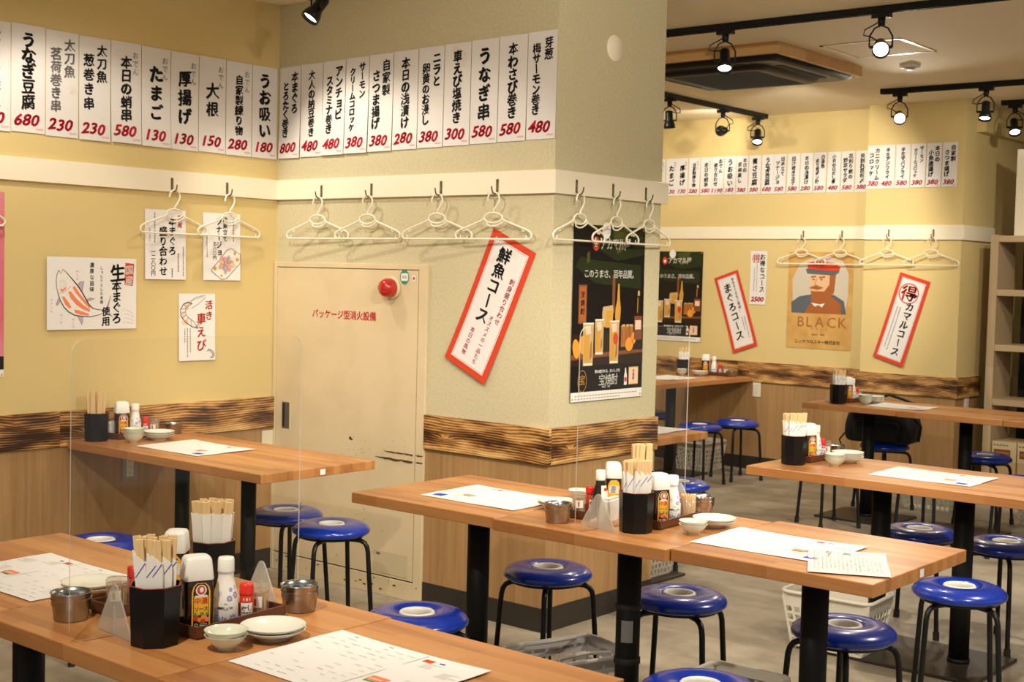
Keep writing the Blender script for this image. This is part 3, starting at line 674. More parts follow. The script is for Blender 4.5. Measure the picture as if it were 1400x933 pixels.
def banner(name, pts_tl, w, h, ang, main, label, plane, extra):
    zf = lambda x, y: .002 + .012*max(0, 1-y/h*2)**2
    b = MB().m('vermil').sheet(0, 0, w, h, zf, 2, 10); e = .11*w
    b.m('paper'); n = 8
    for i in range(n):
        y0 = e+(h-2*e)*i/n; y1 = e+(h-2*e)*(i+1)/n; b.poly([(e, y0), (w-e, y0), (w-e, y1), (e, y1)], .0006, zf)
    b.m('vermil'); g = e*1.18
    for L in ([(g, g), (g, h*.25), (g, h*.5), (g, h*.75), (g, h-g)], [(w-g, g), (w-g, h*.25), (w-g, h*.5), (w-g, h*.75), (w-g, h-g)], [(g, g), (w-g, g)], [(g, h-g), (w-g, h-g)]): b.stroke(L, .0016, .0009, zf)
    extra(b, w, h, zf)
    o = b.build(name); base = Matrix.Rotation(-ang, 4, 'Z')
    R = Matrix(((1,0,0),(0,0,-1),(0,1,0))).to_4x4()
    mw = R @ base; mw.translation = Vector(pts_tl); o.matrix_world = mw
    return tag(o, label, 'poster')
def ex1(b, w, h, zf):
    b.m('ink'); b.vtext('鮮魚コース', w*.42, h*.925, h*.113, h*.118, zf=zf, brush=1.25)
    b.m('redink'); b.vtext('刺身盛り合わせ', w*.76, h*.76, h*.050, h*.048, zf=zf, brush=.7); b.vtext('オススメの一品たち', w*.62, h*.455, h*.042, h*.041, zf=zf, brush=.7); b.vtext('本日の馬物', w*.34, h*.31, h*.043, h*.04, zf=zf, brush=.7)
def at_tl(bl, plane): return (bl[0], plane, bl[1])
banner('poster', (-.58, -.002, 1.128), .258, .625, math.radians(24.5), '', 'slanted red framed banner of black brush writing, right beside the steel cabinet', None, ex1)
def ex2(b, w, h, zf):
    b.m('ink'); b.vtext('まぐろコース', w*.42, h*.88, h*.125, h*.125, zf=zf, brush=1.1); b.vtext('本生まぐろをご堪能！', w*.70, h*.93, h*.046, h*.043, zf=zf, brush=.6)
    b.m('greyink'); fineprint(b, w*.78, h*.40, 13, h*.022, w*.06, zf=zf); fineprint(b, w*.68, h*.40, 8, h*.022, w*.06, zf=zf, seed=2)
banner('poster', (-2.049, FY-.002, .913), .228, .628, math.radians(-19.0), '', 'tilted red framed banner between the far drinks poster and bearded man poster', None, ex2)
def ex3(b, w, h, zf):
    b.m('vermil').ringline(w*.46, h*.80, w*.30, w*.30, .008, .0009, zf); b.vtext('得', w*.46, h*.89, h*.17, h*.175, zf=zf, brush=.9)
    b.m('ink').vtext('アカマルコース', w*.62, h*.82, h*.105, h*.105, zf=zf, brush=1.2, z=.0016)
    b.m('greyink'); fineprint(b, w*.35, h*.62, 24, h*.021, w*.055, zf=zf); fineprint(b, w*.25, h*.62, 23, h*.021, w*.055, zf=zf, seed=2)
banner('poster', (-.783, PY-.002, .968), .238, .643, math.radians(16.4), '', 'slanted red framed paper banner with a circled red character on the far square pillar', None, ex3)
# white course sheet on the far wall
b = MB(); w, h = .146, .422; zf = bend(h, .004); b.m('paper').sheet(0, 0, w, h, zf)
b.m('vermil').ringline(w*.36, h*.86, w*.25, w*.25, .0035, .0009, zf); b.vtext('得', w*.36, h*.93, .06, .06, zf=zf, brush=.6)
b.m('ink').vtext('お得なコース', w*.74, h*.95, .051, .05, zf=zf); b.m('redink').htext('2500', w*.12, .042, .052, .9, 1.1, .2, 1, zf, .001, 1, True)
b.m('greyink'); fineprint(b, w*.42, h*.74, 16, .0135, .009, zf=zf); fineprint(b, w*.26, h*.68, 14, .0135, .009, zf=zf, seed=3)
tag(b.build('poster', loc=(-1.924, FY-.001, 1.309), rot=ROT_Y), 'narrow white course sheet with a red circle and price 2500, on the far wall', 'poster')

# drinks posters (533 x 755 mm)
def drinks(b, w, h, zf):
    X = lambda u: u*w
    Y = lambda v: h*(1-v)          # v down from the top
    b.m('blackprint').sheet(0, 0, w, h, zf, 4, 10); zt = [.0006]
    def P(mt, L, z=.0008): b.m(mt).poly([(X(u), Y(v)) for u, v in L], z, zf)
    def R(mt, u0, v0, u1, v1, z=.0008): P(mt, [(u0,v1),(u1,v1),(u1,v0),(u0,v0)], z)
    P('dkgreen', [(.25,.0),(.98,.0),(.98,.16),(.6,.2),(.3,.13)]); P('olive', [(.52,.02),(.78,.0),(.72,.12),(.6,.16)], .00085); P('olive', [(.18,.16),(.22,.15),(.22,.21),(.18,.22)], .00085); P('dkgreen', [(.03,.24),(.09,.18),(.3,.2),(.95,.22),(.95,.36),(.3,.33)], .00075)
    R('vermil' if False else 'brownink', .08, .34, .19, .56); R('beard', .09, .35, .18, .55, .0009); b.m('deepbrown').vtext('宝焼酎', X(.135), Y(.37), .036, .03, zf=zf, z=.0012)
    P('deepbrown', [(.0,.62),(1,.60),(1,.80),(.0,.80)]); P('brownink', [(.0,.735),(1,.715),(1,.735),(0,.765)], .00085)
    R('brownink', .54, .28, .58, .5); P('gold', [(.605,.58),(.585,.52),(.59,.47),(.61,.43),(.62,.33),(.64,.33),(.65,.43),(.665,.47),(.66,.53),(.645,.58)], .0009)
    P('palegold', [(.41,.58),(.405,.50),(.415,.465),(.55,.455),(.56,.48),(.55,.58)], .0009); P('gold', [(.45,.585),(.455,.49),(.545,.485),(.54,.585)], .00095)
    # two tall glasses, one small jug row, a bottle and lemons
    for u, v0, v1, ww in ((.22, .555, .80, .145), (.37, .535, .74, .12), (.58, .545, .795, .135)):
        P('palegold', [(u-ww/2*.9,v1),(u+ww/2*.9,v1),(u+ww/2,v0),(u-ww/2,v0)], .001); P('gold', [(u-ww/2*.75,v1-.02),(u+ww/2*.1,v1-.02),(u+ww/2*.2,v0+.05),(u-ww/2*.8,v0+.05)], .0011)
        R('whiteprint', u-ww/2, v0, u+ww/2, v0+.008, .0012); R('whiteprint', u-ww*.40, v1-.014, u+ww*.40, v1-.004, .0012); P('peach', [(u-ww*.3,v0+.02),(u+ww*.2,v0+.015),(u+ww*.25,v0+.06),(u-ww*.2,v0+.07)], .00115)
        P('amber', [(u+ww*.12,v1-.03),(u+ww*.36,v1-.05),(u+ww*.34,v0+.1),(u+ww*.2,v0+.12)], .0011)
    b.m('vermil').disc(X(.60), Y(.65), X(.035), .026, .0013, zf); b.m('orange')
    b.disc(X(.06), Y(.70), X(.045), .042, .0011, zf, 18, .2); b.disc(X(.145), Y(.68), X(.05), .04, .00095, zf); b.disc(X(.80), Y(.685), X(.06), .03, .0011, zf, 18, .8); b.disc(X(.86), Y(.65), X(.035), .026, .0011, zf)
    for u in (.71, .77, .82): R('amber', u-.032, .575, u+.032, .70, .00098); R('beard', u-.025, .60, u+.0, .68, .00102); R('palegold', u-.02, .568, u+.024, .58, .0010)
    P('deepbrown', [(.86,.72),(.985,.72),(.985,.56),(.955,.50),(.94,.47),(.94,.40),(.905,.40),(.905,.47),(.885,.50),(.86,.56)], .00105); P('brownink', [(.865,.52),(.98,.52),(.98,.66),(.865,.66)], .0012); R('peach', .88, .545, .965, .60, .0013); R('palegold', .908, .37, .938, .40, .0012); P('gold', [(.905,.50),(.912,.50),(.916,.41),(.907,.41)], .0013)
    # lettering
    b.m('vermil').disc(X(.30), Y(.105), X(.048), .031, .001, zf); b.m('whiteprint').quad(X(.28), Y(.125), X(.32), Y(.107), .0012, zf); b.poly([(X(.27), Y(.107)), (X(.33), Y(.107)), (X(.30), Y(.088))], .0012, zf)
    b.htext('アカマル屋', X(.36), Y(.10), .056, .94, .86, 0, .6, zf, .001, 1); b.m('whiteprint').disc(X(.44), Y(.028), X(.06), .036, .0009, zf)
    b.m('whiteprint').htext('このうまさ、百年品質。', X(.145), Y(.275), .0385, .93, 1, 0, .3, zf, .001, 1)
    b.htext('飲み継がれる、おいしさを', X(.32), Y(.835), .0165, .95, 1, 0, 0, zf, .001, 1); b.htext('宝焼酎', X(.375), Y(.885), .052, .96, .95, 0, .35, zf, .001, 0); b.htext('SINCE 1912', X(.42), Y(.925), .013, .9, 1, 0, 0, zf, .001, 0, True)
    b.m('gold').ringline(X(.15), Y(.885), X(.058), .046, .0022, .001, zf); b.htext('宝', X(.105), Y(.878), .046, 1, 1, 0, .3, zf, .001, 1)
    R('gold', .80, .82, .94, .925, .0009); R('peach', .805, .825, .935, .92, .001); b.m('brownink').vtext('宝焼酎', X(.87), Y(.835), .016, .016, zf=zf, z=.0013)
    P('whiteprint', [(.735,.925),(.775,.925),(.775,.87),(.765,.85),(.762,.825),(.748,.825),(.745,.85),(.735,.87)], .001); R('vermil', .738, .88, .772, .905, .0012)
    R('whiteprint', 0, .947, 1, 1.0, .001); b.m('paleink')
    for i in range(22): b.quad(X(.05+.04*i), Y(.972), X(.05+.04*i+.028), Y(.966), .0013, zf); 
    for i in range(16): b.quad(X(.05+.04*i), Y(.988), X(.05+.04*i+.03), Y(.983), .0013, zf)
    b.m('gold')
    for u in (.02, .975):
        for v in (.015, .985): b.disc(X(u), Y(v), .005, .005, .0016, zf, 10)
zf = lambda x, y: .002 + .005*(1-y/.755)
b = MB(); drinks(b, .532, .757, zf); tag(b.build('poster', loc=(.001, .136, .963), rot=ROT_X), 'large dark poster of iced drinks on the green pillar side, below three hangers', 'poster')
b = MB(); drinks(b, .525, .738, zf); tag(b.build('poster', loc=(-2.887, FY-.001, .983), rot=ROT_Y), 'dark poster of iced drinks on the far wall, partly hidden by the pillar', 'poster')
# bearded man poster (plain generic portrait)
b = MB(); w, h = .54, .742; zf = lambda x, y: .0025
b.m('creamprint').sheet(0, 0, w, h, zf, 2, 4)
Q = lambda L: [((px-103)/520*w, h-(py-78)/785*h) for px, py in L]
b.m('greyprint').poly(Q([(140,300),(200,170),(300,125),(430,110),(540,150),(590,250),(590,430),(570,570),(150,570)]), .0007, zf)
b.m('slate').poly(Q([(140,575),(135,490),(200,440),(300,420),(480,420),(560,470),(580,575)]), .0008, zf)
b.m('beard').poly(Q([(245,575),(300,480),(470,440),(540,500),(540,575)]), .0009, zf)
b.m('beard').poly(Q([(290,360),(300,480),(350,505),(430,480),(480,400),(490,260),(440,250),(430,340)]), .00095, zf)
b.m('skin').poly(Q([(285,270),(280,350),(300,395),(400,395),(440,340),(440,255),(300,255)]), .001, zf)
b.m('beard').poly(Q([(275,370),(330,345),(395,365),(350,385)]), .0013, zf).poly(Q([(290,275),(330,268),(330,282),(292,288)]), .0013, zf).poly(Q([(355,278),(405,270),(405,284),(356,292)]), .0013, zf)
b.m('slate').disc(*Q([(312,300)])[0], .010, .006, .0013, zf).disc(*Q([(376,300)])[0], .010, .006, .0013, zf); b.m('brownink').stroke(Q([(338,290),(322,340),(342,345)]), .004, .0013, zf)
b.m('slate').poly(Q([(245,215),(260,255),(480,265),(515,240),(500,205)]), .0011, zf); b.m('vermil').poly(Q([(262,210),(258,165),(330,150),(470,165),(522,195),(515,232),(400,225)]), .0012, zf); b.m('brownink').stroke(Q([(262,212),(330,228),(420,232),(515,228)]), .004, .0014, zf)
b.m('whiteprint').poly(Q([(300,490),(330,520),(360,505),(385,525),(410,490),(370,500)]), .0014, zf)
b.m('vermil' if False else 'beard').htext('BLACK', .085, h-.535, .112, 1.12, 1.02, 0, 0, zf, .001, 0, True); b.m('brownink').htext('ブラック', .2, h-.59, .024, 1.6, 1, 0, 0, zf); b.htext('SINCE 1934', .215, h-.632, .022, .9, 1, 0, 0, zf, .001, 1, True)
b.m('ink').htext('ニッカウヰスキー株式会社', .073, h-.688, .0335, .95, 1, 0, 0, zf, .001, 1)
b.m('gold').disc(.53, h-.012, .005, .005, .002, zf, 10)
tag(b.build('poster', loc=(-1.588, FY-.001, .985), rot=ROT_Y), 'yellowed poster of a bearded man in a red cap with the word BLACK', 'poster')

# ------------------------------------------------------------------ tables
TZ = .735
def table(x0, x1, y0, y1, poles, label, plate, sticker=None, group=None, along='x', extra=None, pole_r=.039, twist=0):
    cx, cy = (x0+x1)/2, (y0+y1)/2; hx, hy = (x1-x0)/2, (y1-y0)/2
    t = thing('dining_table', label, 'table', (cx, cy, 0), twist, group)
    o = MB().m('table').box((-hx, -hy, -.018), (hx, hy, .018)).build('tabletop', t, bevel=.0025)
    o.location = (0, 0, TZ-.018)
    if along == 'y':
        o.data.transform(Matrix.Rotation(-PI/2, 4, 'Z')); o.rotation_euler = (0, 0, PI/2)
    for px, py in poles:
        q = MB().m('polemetal'); q.smooth = True
        q.lathe([(pole_r, .012), (pole_r, TZ-.045)], (px-cx, py-cy, 0), 24).lathe([(pole_r+.004, .012), (pole_r+.004, .03)], (px-cx, py-cy, 0), 24)
        q.smooth = False; q.box((px-cx-.11, py-cy-.11, TZ-.046), (px-cx+.11, py-cy+.11, TZ-.036)); po = q.build('pole', t)
        if extra: extra(po, px-cx, py-cy)
    a, b, c, d = plate
    MB().m('plate').box((a-cx, c-cy, 0), (b-cx, d-cy, .014)).build('base_plate', t, bevel=.004)
    if sticker:
        n, (sx, sy, sz) = sticker; e = .013
        k = MB().m('whiteprint'); k.box((sx-cx-(e if n == 'y' else 0), sy-cy-(e if n == 'x' else 0), sz-.011), (sx-cx+(e if n == 'y' else .0007), sy-cy+(e if n == 'x' else 0)-(.0007 if n == 'y' else 0), sz+.011))
        tag(k.build('sticker', t), 'small white sticker')
    return t
T_F = 'front row'
table(.035, .712, -2.885, -2.272, [(.375, -2.57)], 'wooden table with menu sheet, at the start of the row nearest the camera', (.16, .59, -2.79, -2.35))
table(.716, 1.352, -2.882, -2.268, [(1.03, -2.57)], 'wooden table under the acrylic divider and sauce tray, in the row nearest the camera', (.82, 1.24, -2.79, -2.35))
table(1.356, 1.985, -2.885, -2.276, [(1.67, -2.57)], 'wooden table with printed menu, at the right end of the row nearest the camera', (1.46, 1.88, -2.79, -2.35))
table(WA+.022, -.43, -1.165, -.577, [(-1.305, -.87), (-.862, -.87)], 'long two-pole wooden table pushed against the yellow alcove wall', (-1.40, -.78, -1.02, -.735), ('x', (-.43, -.86, .716)), pole_r=.031)
def tape(po, x, y):
    k = MB().m('tapegrey'); k.smooth = True
    a0 = math.atan2(-4.35+.87, 3.4-1.03)-.55
    vs = [(x+.0402*math.cos(a0+i*.16), y+.0402*math.sin(a0+i*.16), z) for z in (.345, .415) for i in range(7)]
    k.add(vs, [(i, i+1, i+8, i+7) for i in range(6)], True); tag(k.build('tape_patch', po), 'grey tape patch')
    for z in (.27, .445):
        k = MB().m('rubber'); k.smooth = True; k.lathe([(.0395, 0), (.0425, .002), (.0425, .02), (.0395, .022)], (x, y, z), 24); k.build('strap', po)
table(.073, .722, -1.182, -.572, [(.388, -.87)], 'wooden table with one menu sheet in front of the green pillar', (.21, .56, -1.07, -.76))
table(.729, 1.372, -1.20, -.585, [(1.026, -.87)], 'middle wooden table crowded with condiments and an acrylic divider, beside the pillar', (.88, 1.20, -1.07, -.76), extra=tape)
table(1.376, 1.985, -1.178, -.552, [(1.672, -.87)], 'wooden table with a menu and handwritten sheet, near the blue stools', (1.495, 1.87, -1.07, -.76), ('x', (1.985, -.872, .717)))
table(.66, 1.945, .49, 1.093, [(1.118, .8), (1.462, .8)], 'long two-pole wooden table behind the handwritten sheet table', (.93, 1.62, .56, 1.015))
table(-.56, .074, 3.315, 3.915, [(-.245, 3.62)], 'wooden table with condiments in the far row, before the bag stool', (-.5, .0, 3.41, 3.85))
table(.078, .712, 3.30, 3.90, [(.39, 3.6)], 'wooden table in the middle of the far row, before the far pillar', (.14, .63, 3.38, 3.77))
table(.716, 1.36, 3.30, 3.90, [(1.03, 3.6)], 'wooden table ending the far row, before the wooden shelf', (.78, 1.28, 3.36, 3.86))
table(-1.4, -.088, .815, 1.412, [(-.52, 1.11), (-.96, 1.11)], 'wooden table half hidden behind the green pillar', (-1.2, -.16, .9, 1.36))
table(-2.47, -1.87, 3.55, 4.965, [(-2.15, 4.25)], 'wooden table in the far corner, end against the far wall', (-2.29, -1.94, 4.0, 4.48), along='y')

# ------------------------------------------------------------------ stools
def stool():
    t = thing('round_stool', '', 'stool')
    s = MB().m('blue'); s.smooth = True
    s.lathe([(.054, .436), (.062, .4425), (.078, .4475), (.100, .449), (.122, .446), (.142, .439), (.156, .429), (.1625, .418), (.161, .408), (.152, .401), (.135, .399), (.054, .399)], seg=48, closed=True); s.build('seat', t)
    s = MB().m('ring'); s.smooth = True
    s.lathe([(.0415, .402), (.0425, .436), (.0445, .4425), (.0485, .445), (.053, .4445), (.056, .441), (.0565, .436), (.052, .40)], seg=40, closed=True); tag(s.build('seat_ring', t), 'white plastic ring round the seat hole')
    MB().m('blackmetal').lathe([(.05, .388), (.135, .388), (.135, .399), (.05, .399)], seg=32, closed=True).build('seat_frame', t)
    for k in range(4):
        a = PI/2*k+.25; c, sn = math.cos(a), math.sin(a)
        pts = [(.055, .381), (.11, .381), (.135, .379), (.152, .371), (.162, .356), (.167, .335), (.171, .28), (.190, .02)]
        l = MB().m('blackmetal'); l.tube([(r*c, r*sn, z) for r, z in pts], .0098, 10); leg = l.build('leg', t)
        MB().m('rubber').tube([(.1888*c, .1888*sn, .035), (.1915*c, .1915*sn, 0)], .0135, 10).build('rubber_foot', leg)
    return t
stool_at = First(stool)
for x, y, rz, label in (
    (-1.045, -1.44, .2, 'blue round stool with white seat ring, before the alcove table near the front table row'),
    (-1.06, -.50, .5, 'blue round stool behind the alcove table poles, nearest the yellow wall'),
    (-.69, -.57, .15, 'blue round stool standing before the steel cabinet door'),
    (.57, -1.365, .3, 'blue round stool just behind the front table with the printed menu'),
    (.455, -.56, .35, 'blue round stool at the foot of the green pillar'),
    (1.015, -.555, .8, 'blue round stool behind the middle condiment table, near its taped pole'),
    (1.605, -1.37, .4, 'blue round stool cut off by the bottom edge of the view'),
    (1.605, -.535, .25, 'blue round stool under the table with the handwritten sheet'),
    (1.66, .26, 1.0, 'blue round stool beside the handwritten sheet table corner, before the two-pole table'),
    (1.108, 1.22, .6, 'blue round stool beyond the two-pole table, behind its first pole'),
    (1.485, 1.215, .2, 'blue round stool beyond the two-pole table, behind its second pole'),
    (-.30, 3.20, .0, 'blue round stool mostly hidden under the far row table, seat edge showing'),
    (.40, 3.05, .3, 'blue round stool on the near side of the far row middle table'),
    (.90, 3.09, .7, 'blue round stool on the near side of the last far row table'),
    (-.325, 4.05, .2, 'blue round stool carrying the black bag'),
    (.375, 3.98, .53, 'blue round stool before the cardboard boxes, behind the far row'),
    (-1.725, 3.99, .5, 'blue round stool beside the far corner table, nearer the camera'),
    (-1.672, 4.44, .1, 'blue round stool beside the far corner table, nearest the far wall'),
    (-2.5, 4.47, .4, 'blue round stool at the hidden side of the far corner table, mostly behind the pillar'),
    (-.345, 1.56, .3, 'blue round stool behind the half hidden pillar table'),
):
    stool_at((x, y, 0), rz, label, 'blue round stools')

# ------------------------------------------------------------------ baskets
def basket(mt, L, Wd, H, cols=9, rows=6, flare=.86, handles=True):
    t = thing('basket', '', 'basket'); b = MB().m(mt)
    def side(p0, p1, q0, q1):   # bottom edge p, top edge q
        p0, p1, q0, q1 = map(Vector, (p0, p1, q0, q1)); nrm = (p1-p0).cross(q0-p0).normalized()
        P = lambda u, v: (p0.lerp(p1, u)).lerp(q0.lerp(q1, u), v)
        n = max(4, round((p1-p0).length/L*cols))
        for i in range(n+1): b.bar(P(i/n, 0), P(i/n, .9), .011, .004, nrm)
        for j in range(rows): b.bar(P(0, j/rows*.9), P(1, j/rows*.9), .0105, .004, nrm)
        for i in (0, 1): b.bar(P(0, .84+.08*i), P(1, .84+.08*i), .03, .0035, nrm)
    c = lambda f, z: [(-L/2*f, -Wd/2*f, z), (L/2*f, -Wd/2*f, z), (L/2*f, Wd/2*f, z), (-L/2*f, Wd/2*f, z)]
    lo, hi = c(flare, .006), c(1, H)
    for i in range(4): side(lo[i], lo[(i+1) % 4], hi[i], hi[(i+1) % 4])
    f = flare; b.box((-L/2*f, -Wd/2*f, 0), (L/2*f, Wd/2*f, .005)); b.build('body', t)
    r = MB().m(mt); r.smooth = True
    ring = []
    for cx, cy, a0 in ((L/2-.03, Wd/2-.03, 0), (-L/2+.03, Wd/2-.03, PI/2), (-L/2+.03, -Wd/2+.03, PI), (L/2-.03, -Wd/2+.03, 1.5*PI)):
        for k in range(5): ring.append((cx+.036*math.cos(a0+PI/8*k), cy+.036*math.sin(a0+PI/8*k), H))
    r.tube(ring, .008, 8, closed=True); r.build('rim', t)
    if handles:
        for s in (-1, 1): 
            h = MB().m(mt); h.tube([(-L*.3, s*(Wd/2+.004), H-.012), (-L*.29, s*(Wd/2-.03), H+.009), (0, s*(Wd/2-.045), H+.012), (L*.29, s*(Wd/2-.03), H+.009), (L*.3, s*(Wd/2+.004), H-.012)], .006, 8); h.build('handle', t)
    return t
g = basket('basketgrey', .36, .26, .235, 7, 4, .84); g.location = (.735, -.80, 0); g.rotation_euler = (0, 0, 1.25)
tag(g, 'grey plastic basket with folding handles on the floor beneath the middle table', 'basket')
wb = First(lambda: basket('basketwhite', .37, .26, .225, 12, 6, .80, False))
for x, y, z, rz, lab in ((1.01, .655, .014, .05, 'ivory lattice basket under the two-pole table, seen beside the handwritten sheet table'),
                      (-.1, 4.32, 0, .1, 'ivory lattice basket on the floor beyond the first far row table'),
                      (.70, 4.25, 0, .05, 'ivory lattice basket on the floor beyond the far row, before the cardboard boxes'),
                      (-2.13, 4.66, 0, PI/2, 'ivory lattice basket under the far corner table'),
                      (-.37, 1.20, .014, .0, 'ivory lattice basket under the table behind the pillar'),
                      (1.365, -.845, 0, 1.60, 'ivory plastic basket under the middle row, its rim beside the lowest blue stool')):
    o = wb((x, y, z), rz, lab, 'ivory lattice baskets')
    if rz == 1.60: o.scale = (1, 1, 1.2)

# ------------------------------------------------------------------ hangers and their hooks
def hook():
    t = MB().m('hook'); t.smooth = True
    t.tube([(0, .002, .036), (0, .003, .0), (.0, .012, -.012), (0, .026, -.012), (0, .036, -.001), (0, .040, .018)], .0030, 8)
    t.box((-.0055, 0, -.004), (.0055, .0035, .050)); o = t.build('coat_hook'); return tag(o, '', 'hook')
def hanger():
    t = MB().m('hanger'); t.smooth = True
    t.tube([(.030*math.cos(a), 0, -.030+.030*math.sin(a)) for a in [PI*1.05-PI*1.30*i/12 for i in range(13)]] + [(.014, 0, -.062), (.002, 0, -.074), (0, 0, -.088)], .0040, 8)
    t.tube([(.047*math.cos(a), 0, -.109+.0215*math.sin(a)) for a in [2*PI*k/28 for k in range(28)]], .0040, 8, closed=True)
    for s in (-1, 1):
        t.tube([(s*.046, 0, -.113), (s*.062, 0, -.122), (s*.172, 0, -.160), (s*.188, 0, -.168), (s*.197, 0, -.179), (s*.196, 0, -.190), (s*.186, 0, -.198)], .0045, 8)
        t.tube([(s*.150, 0, -.152), (s*.147, 0, -.163), (s*.154, 0, -.167), (s*.160, 0, -.161)], .0023, 6)
        t.tube([(s*.170, 0, -.197), (s*.170, 0, -.182)], .0025, 6)
    t.tube([(-.188, 0, -.199), (.188, 0, -.199)], .0045, 8)
    t.tube([(-.034, 0, -.122), (-.030, 0, -.138), (-.012, 0, -.145), (.014, 0, -.144), (.040, 0, -.134), (.060, 0, -.121)], .0036, 8)
    o = t.build('coat_hanger'); return tag(o, '', 'clothes hanger')
hook_at, hang_at = First(hook), First(hanger)
HK = []
for y, lab in ((-1.66, 'cut off by the picture edge beside the pink poster'), (-.639, 'before the sheet of bold black writing on the yellow wall'), (-.325, 'before the drawn dish sheet on the yellow wall')): HK.append(((WA+.018, y), -PI/2, lab, 0))
for x, lab in ((-1.399, 'nearest the alcove corner above the steel cabinet'), (-1.058, 'second from the corner above the steel cabinet'), (-.62, 'above the right part of the steel cabinet, beside the slanted banner'), (-.293, 'over the slanted red framed banner on the green plaster')): HK.append(((x, -.018), PI, lab, 0))
for y, lab in ((.125, 'at the pillar edge, overlapping the large drinks poster'), (.388, 'in the middle above the large drinks poster'), (.640, 'farthest along the pillar side past the drinks poster')): HK.append(((.018, y), -PI/2, lab, 0))
for x, lab in ((-1.463, 'over the red cap on the bearded man poster'), (-1.142, 'over the top corner of the bearded man poster')): HK.append(((x, FY-.018), PI, lab, -.012))
for x, lab in ((-.695, 'on the far square pillar, nearer the bearded man poster'), (-.362, 'on the far square pillar, nearer the wooden shelf')): HK.append(((x, PY-.018), PI, lab, -.012))
for (x, y), rz, lab, dz in HK:
    hook_at((x, y, 1.852+dz), rz, 'brass hook %s' % lab, 'brass coat hooks')
    fx, fy = (math.sin(-rz), math.cos(rz))
    o = hang_at((x+fx*.024, y+fy*.024, 1.8465+dz), rz, 'cream plastic hanger %s' % lab, 'cream plastic hangers')
    o.rotation_euler = (0, 0, rz+PI+.085+rnd.uniform(-.02, .02))

# ------------------------------------------------------------------ wall fittings
def outlet(loc, rot, label, w=.072, h=.12, mt='outlet', holes=True):
    t = thing('wall_outlet', label, 'outlet', loc, rot=rot)
    MB().m(mt).box((-w/2, -h/2, 0), (w/2, h/2, .007)).build('cover_plate', t, bevel=.002)
    if holes:
        k = MB().m('outlet').box((-w*.25, -h*.36, .007), (w*.25, h*.36, .0085)); k.build('socket_insert', t, bevel=.001)
        k = MB().m('dark')
        for j in (-1, 0, 1):
            for i in (-1, 1): k.box((i*.006-.001, j*h*.22-.004, .0085), (i*.006+.001, j*h*.22+.004, .0089))
        k.build('slots', t)
    return t
outlet((WA+.004, -.842, .588), ROT_X, 'grey wall outlet under the alcove table on the oak panel', .075, .12, 'greyplate')
outlet((WA+.004, -.045, .63), ROT_X, 'plain white plate on the oak panel beside the steel cabinet frame', .07, .13, 'outlet', False)
outlet((.004, .742, .645), ROT_X, 'ivory wall outlet on the pillar side under the scorched board', .07, .12)
outlet((-1.828, FY-.004, .638), ROT_Y, 'ivory wall outlet under the scorched board on the far wall', .072, .12)
outlet((PX1+.004, 5.03, .64), ROT_X, 'ivory wall outlet on the shaded side of the far pillar', .07, .12)
t = MB().m('trimwhite'); t.smooth = True; t.lathe([(.058, 0), (.058, .004), (.052, .009), (0, .012)], seg=32)
tag(t.build('wall_vent_cover', loc=(0, .395, 2.487), rot=(0, PI/2, 0)), 'round cream cap on the green pillar side, high above the rail', 'wall cap')

# ------------------------------------------------------------------ ceiling: tracks, lamps, air conditioner
def track(a, b, label):
    t = thing('lighting_track', label, 'lighting track', (*a, CZ)); d = Vector((b[0]-a[0], b[1]-a[1], 0)); n = d.normalized(); s = n.cross(Vector((0,0,1)))
    k = MB().m('blackmetal'); k.bar((0,0,-.016), d+Vector((0,0,-.016)), .036, .03)
    k.build('rail', t)
    k = MB().m('polemetal')
    for q in (-1, 1): k.bar(s*.011*q+Vector((0,0,-.032)), d+s*.011*q+Vector((0,0,-.032)), .006, .006)
    k.build('slot_lips', t)
    for p in (Vector((0,0,0)), d): MB().m('blackmetal').bar(p-n*.012+Vector((0,0,-.017)), p+n*.012+Vector((0,0,-.017)), .040, .034).build('end_cap', t)
track((-.95, 1.55), (2.2, 1.59), 'black lighting track crossing the ceiling before the air conditioner')
track((-1.80, 2.2), (-1.80, 4.93), 'black lighting track running to the far wall beyond the air conditioner')
track((-.455, 4.10), (2.6, 4.14), 'black lighting track before the far square pillar')
track((.02, 5.02), (2.6, 5.05), 'short black lighting track end beyond the far pillar')
track((-1.6, -.49), (.4, -.49), 'black lighting track above the alcove, out of the top of the view')
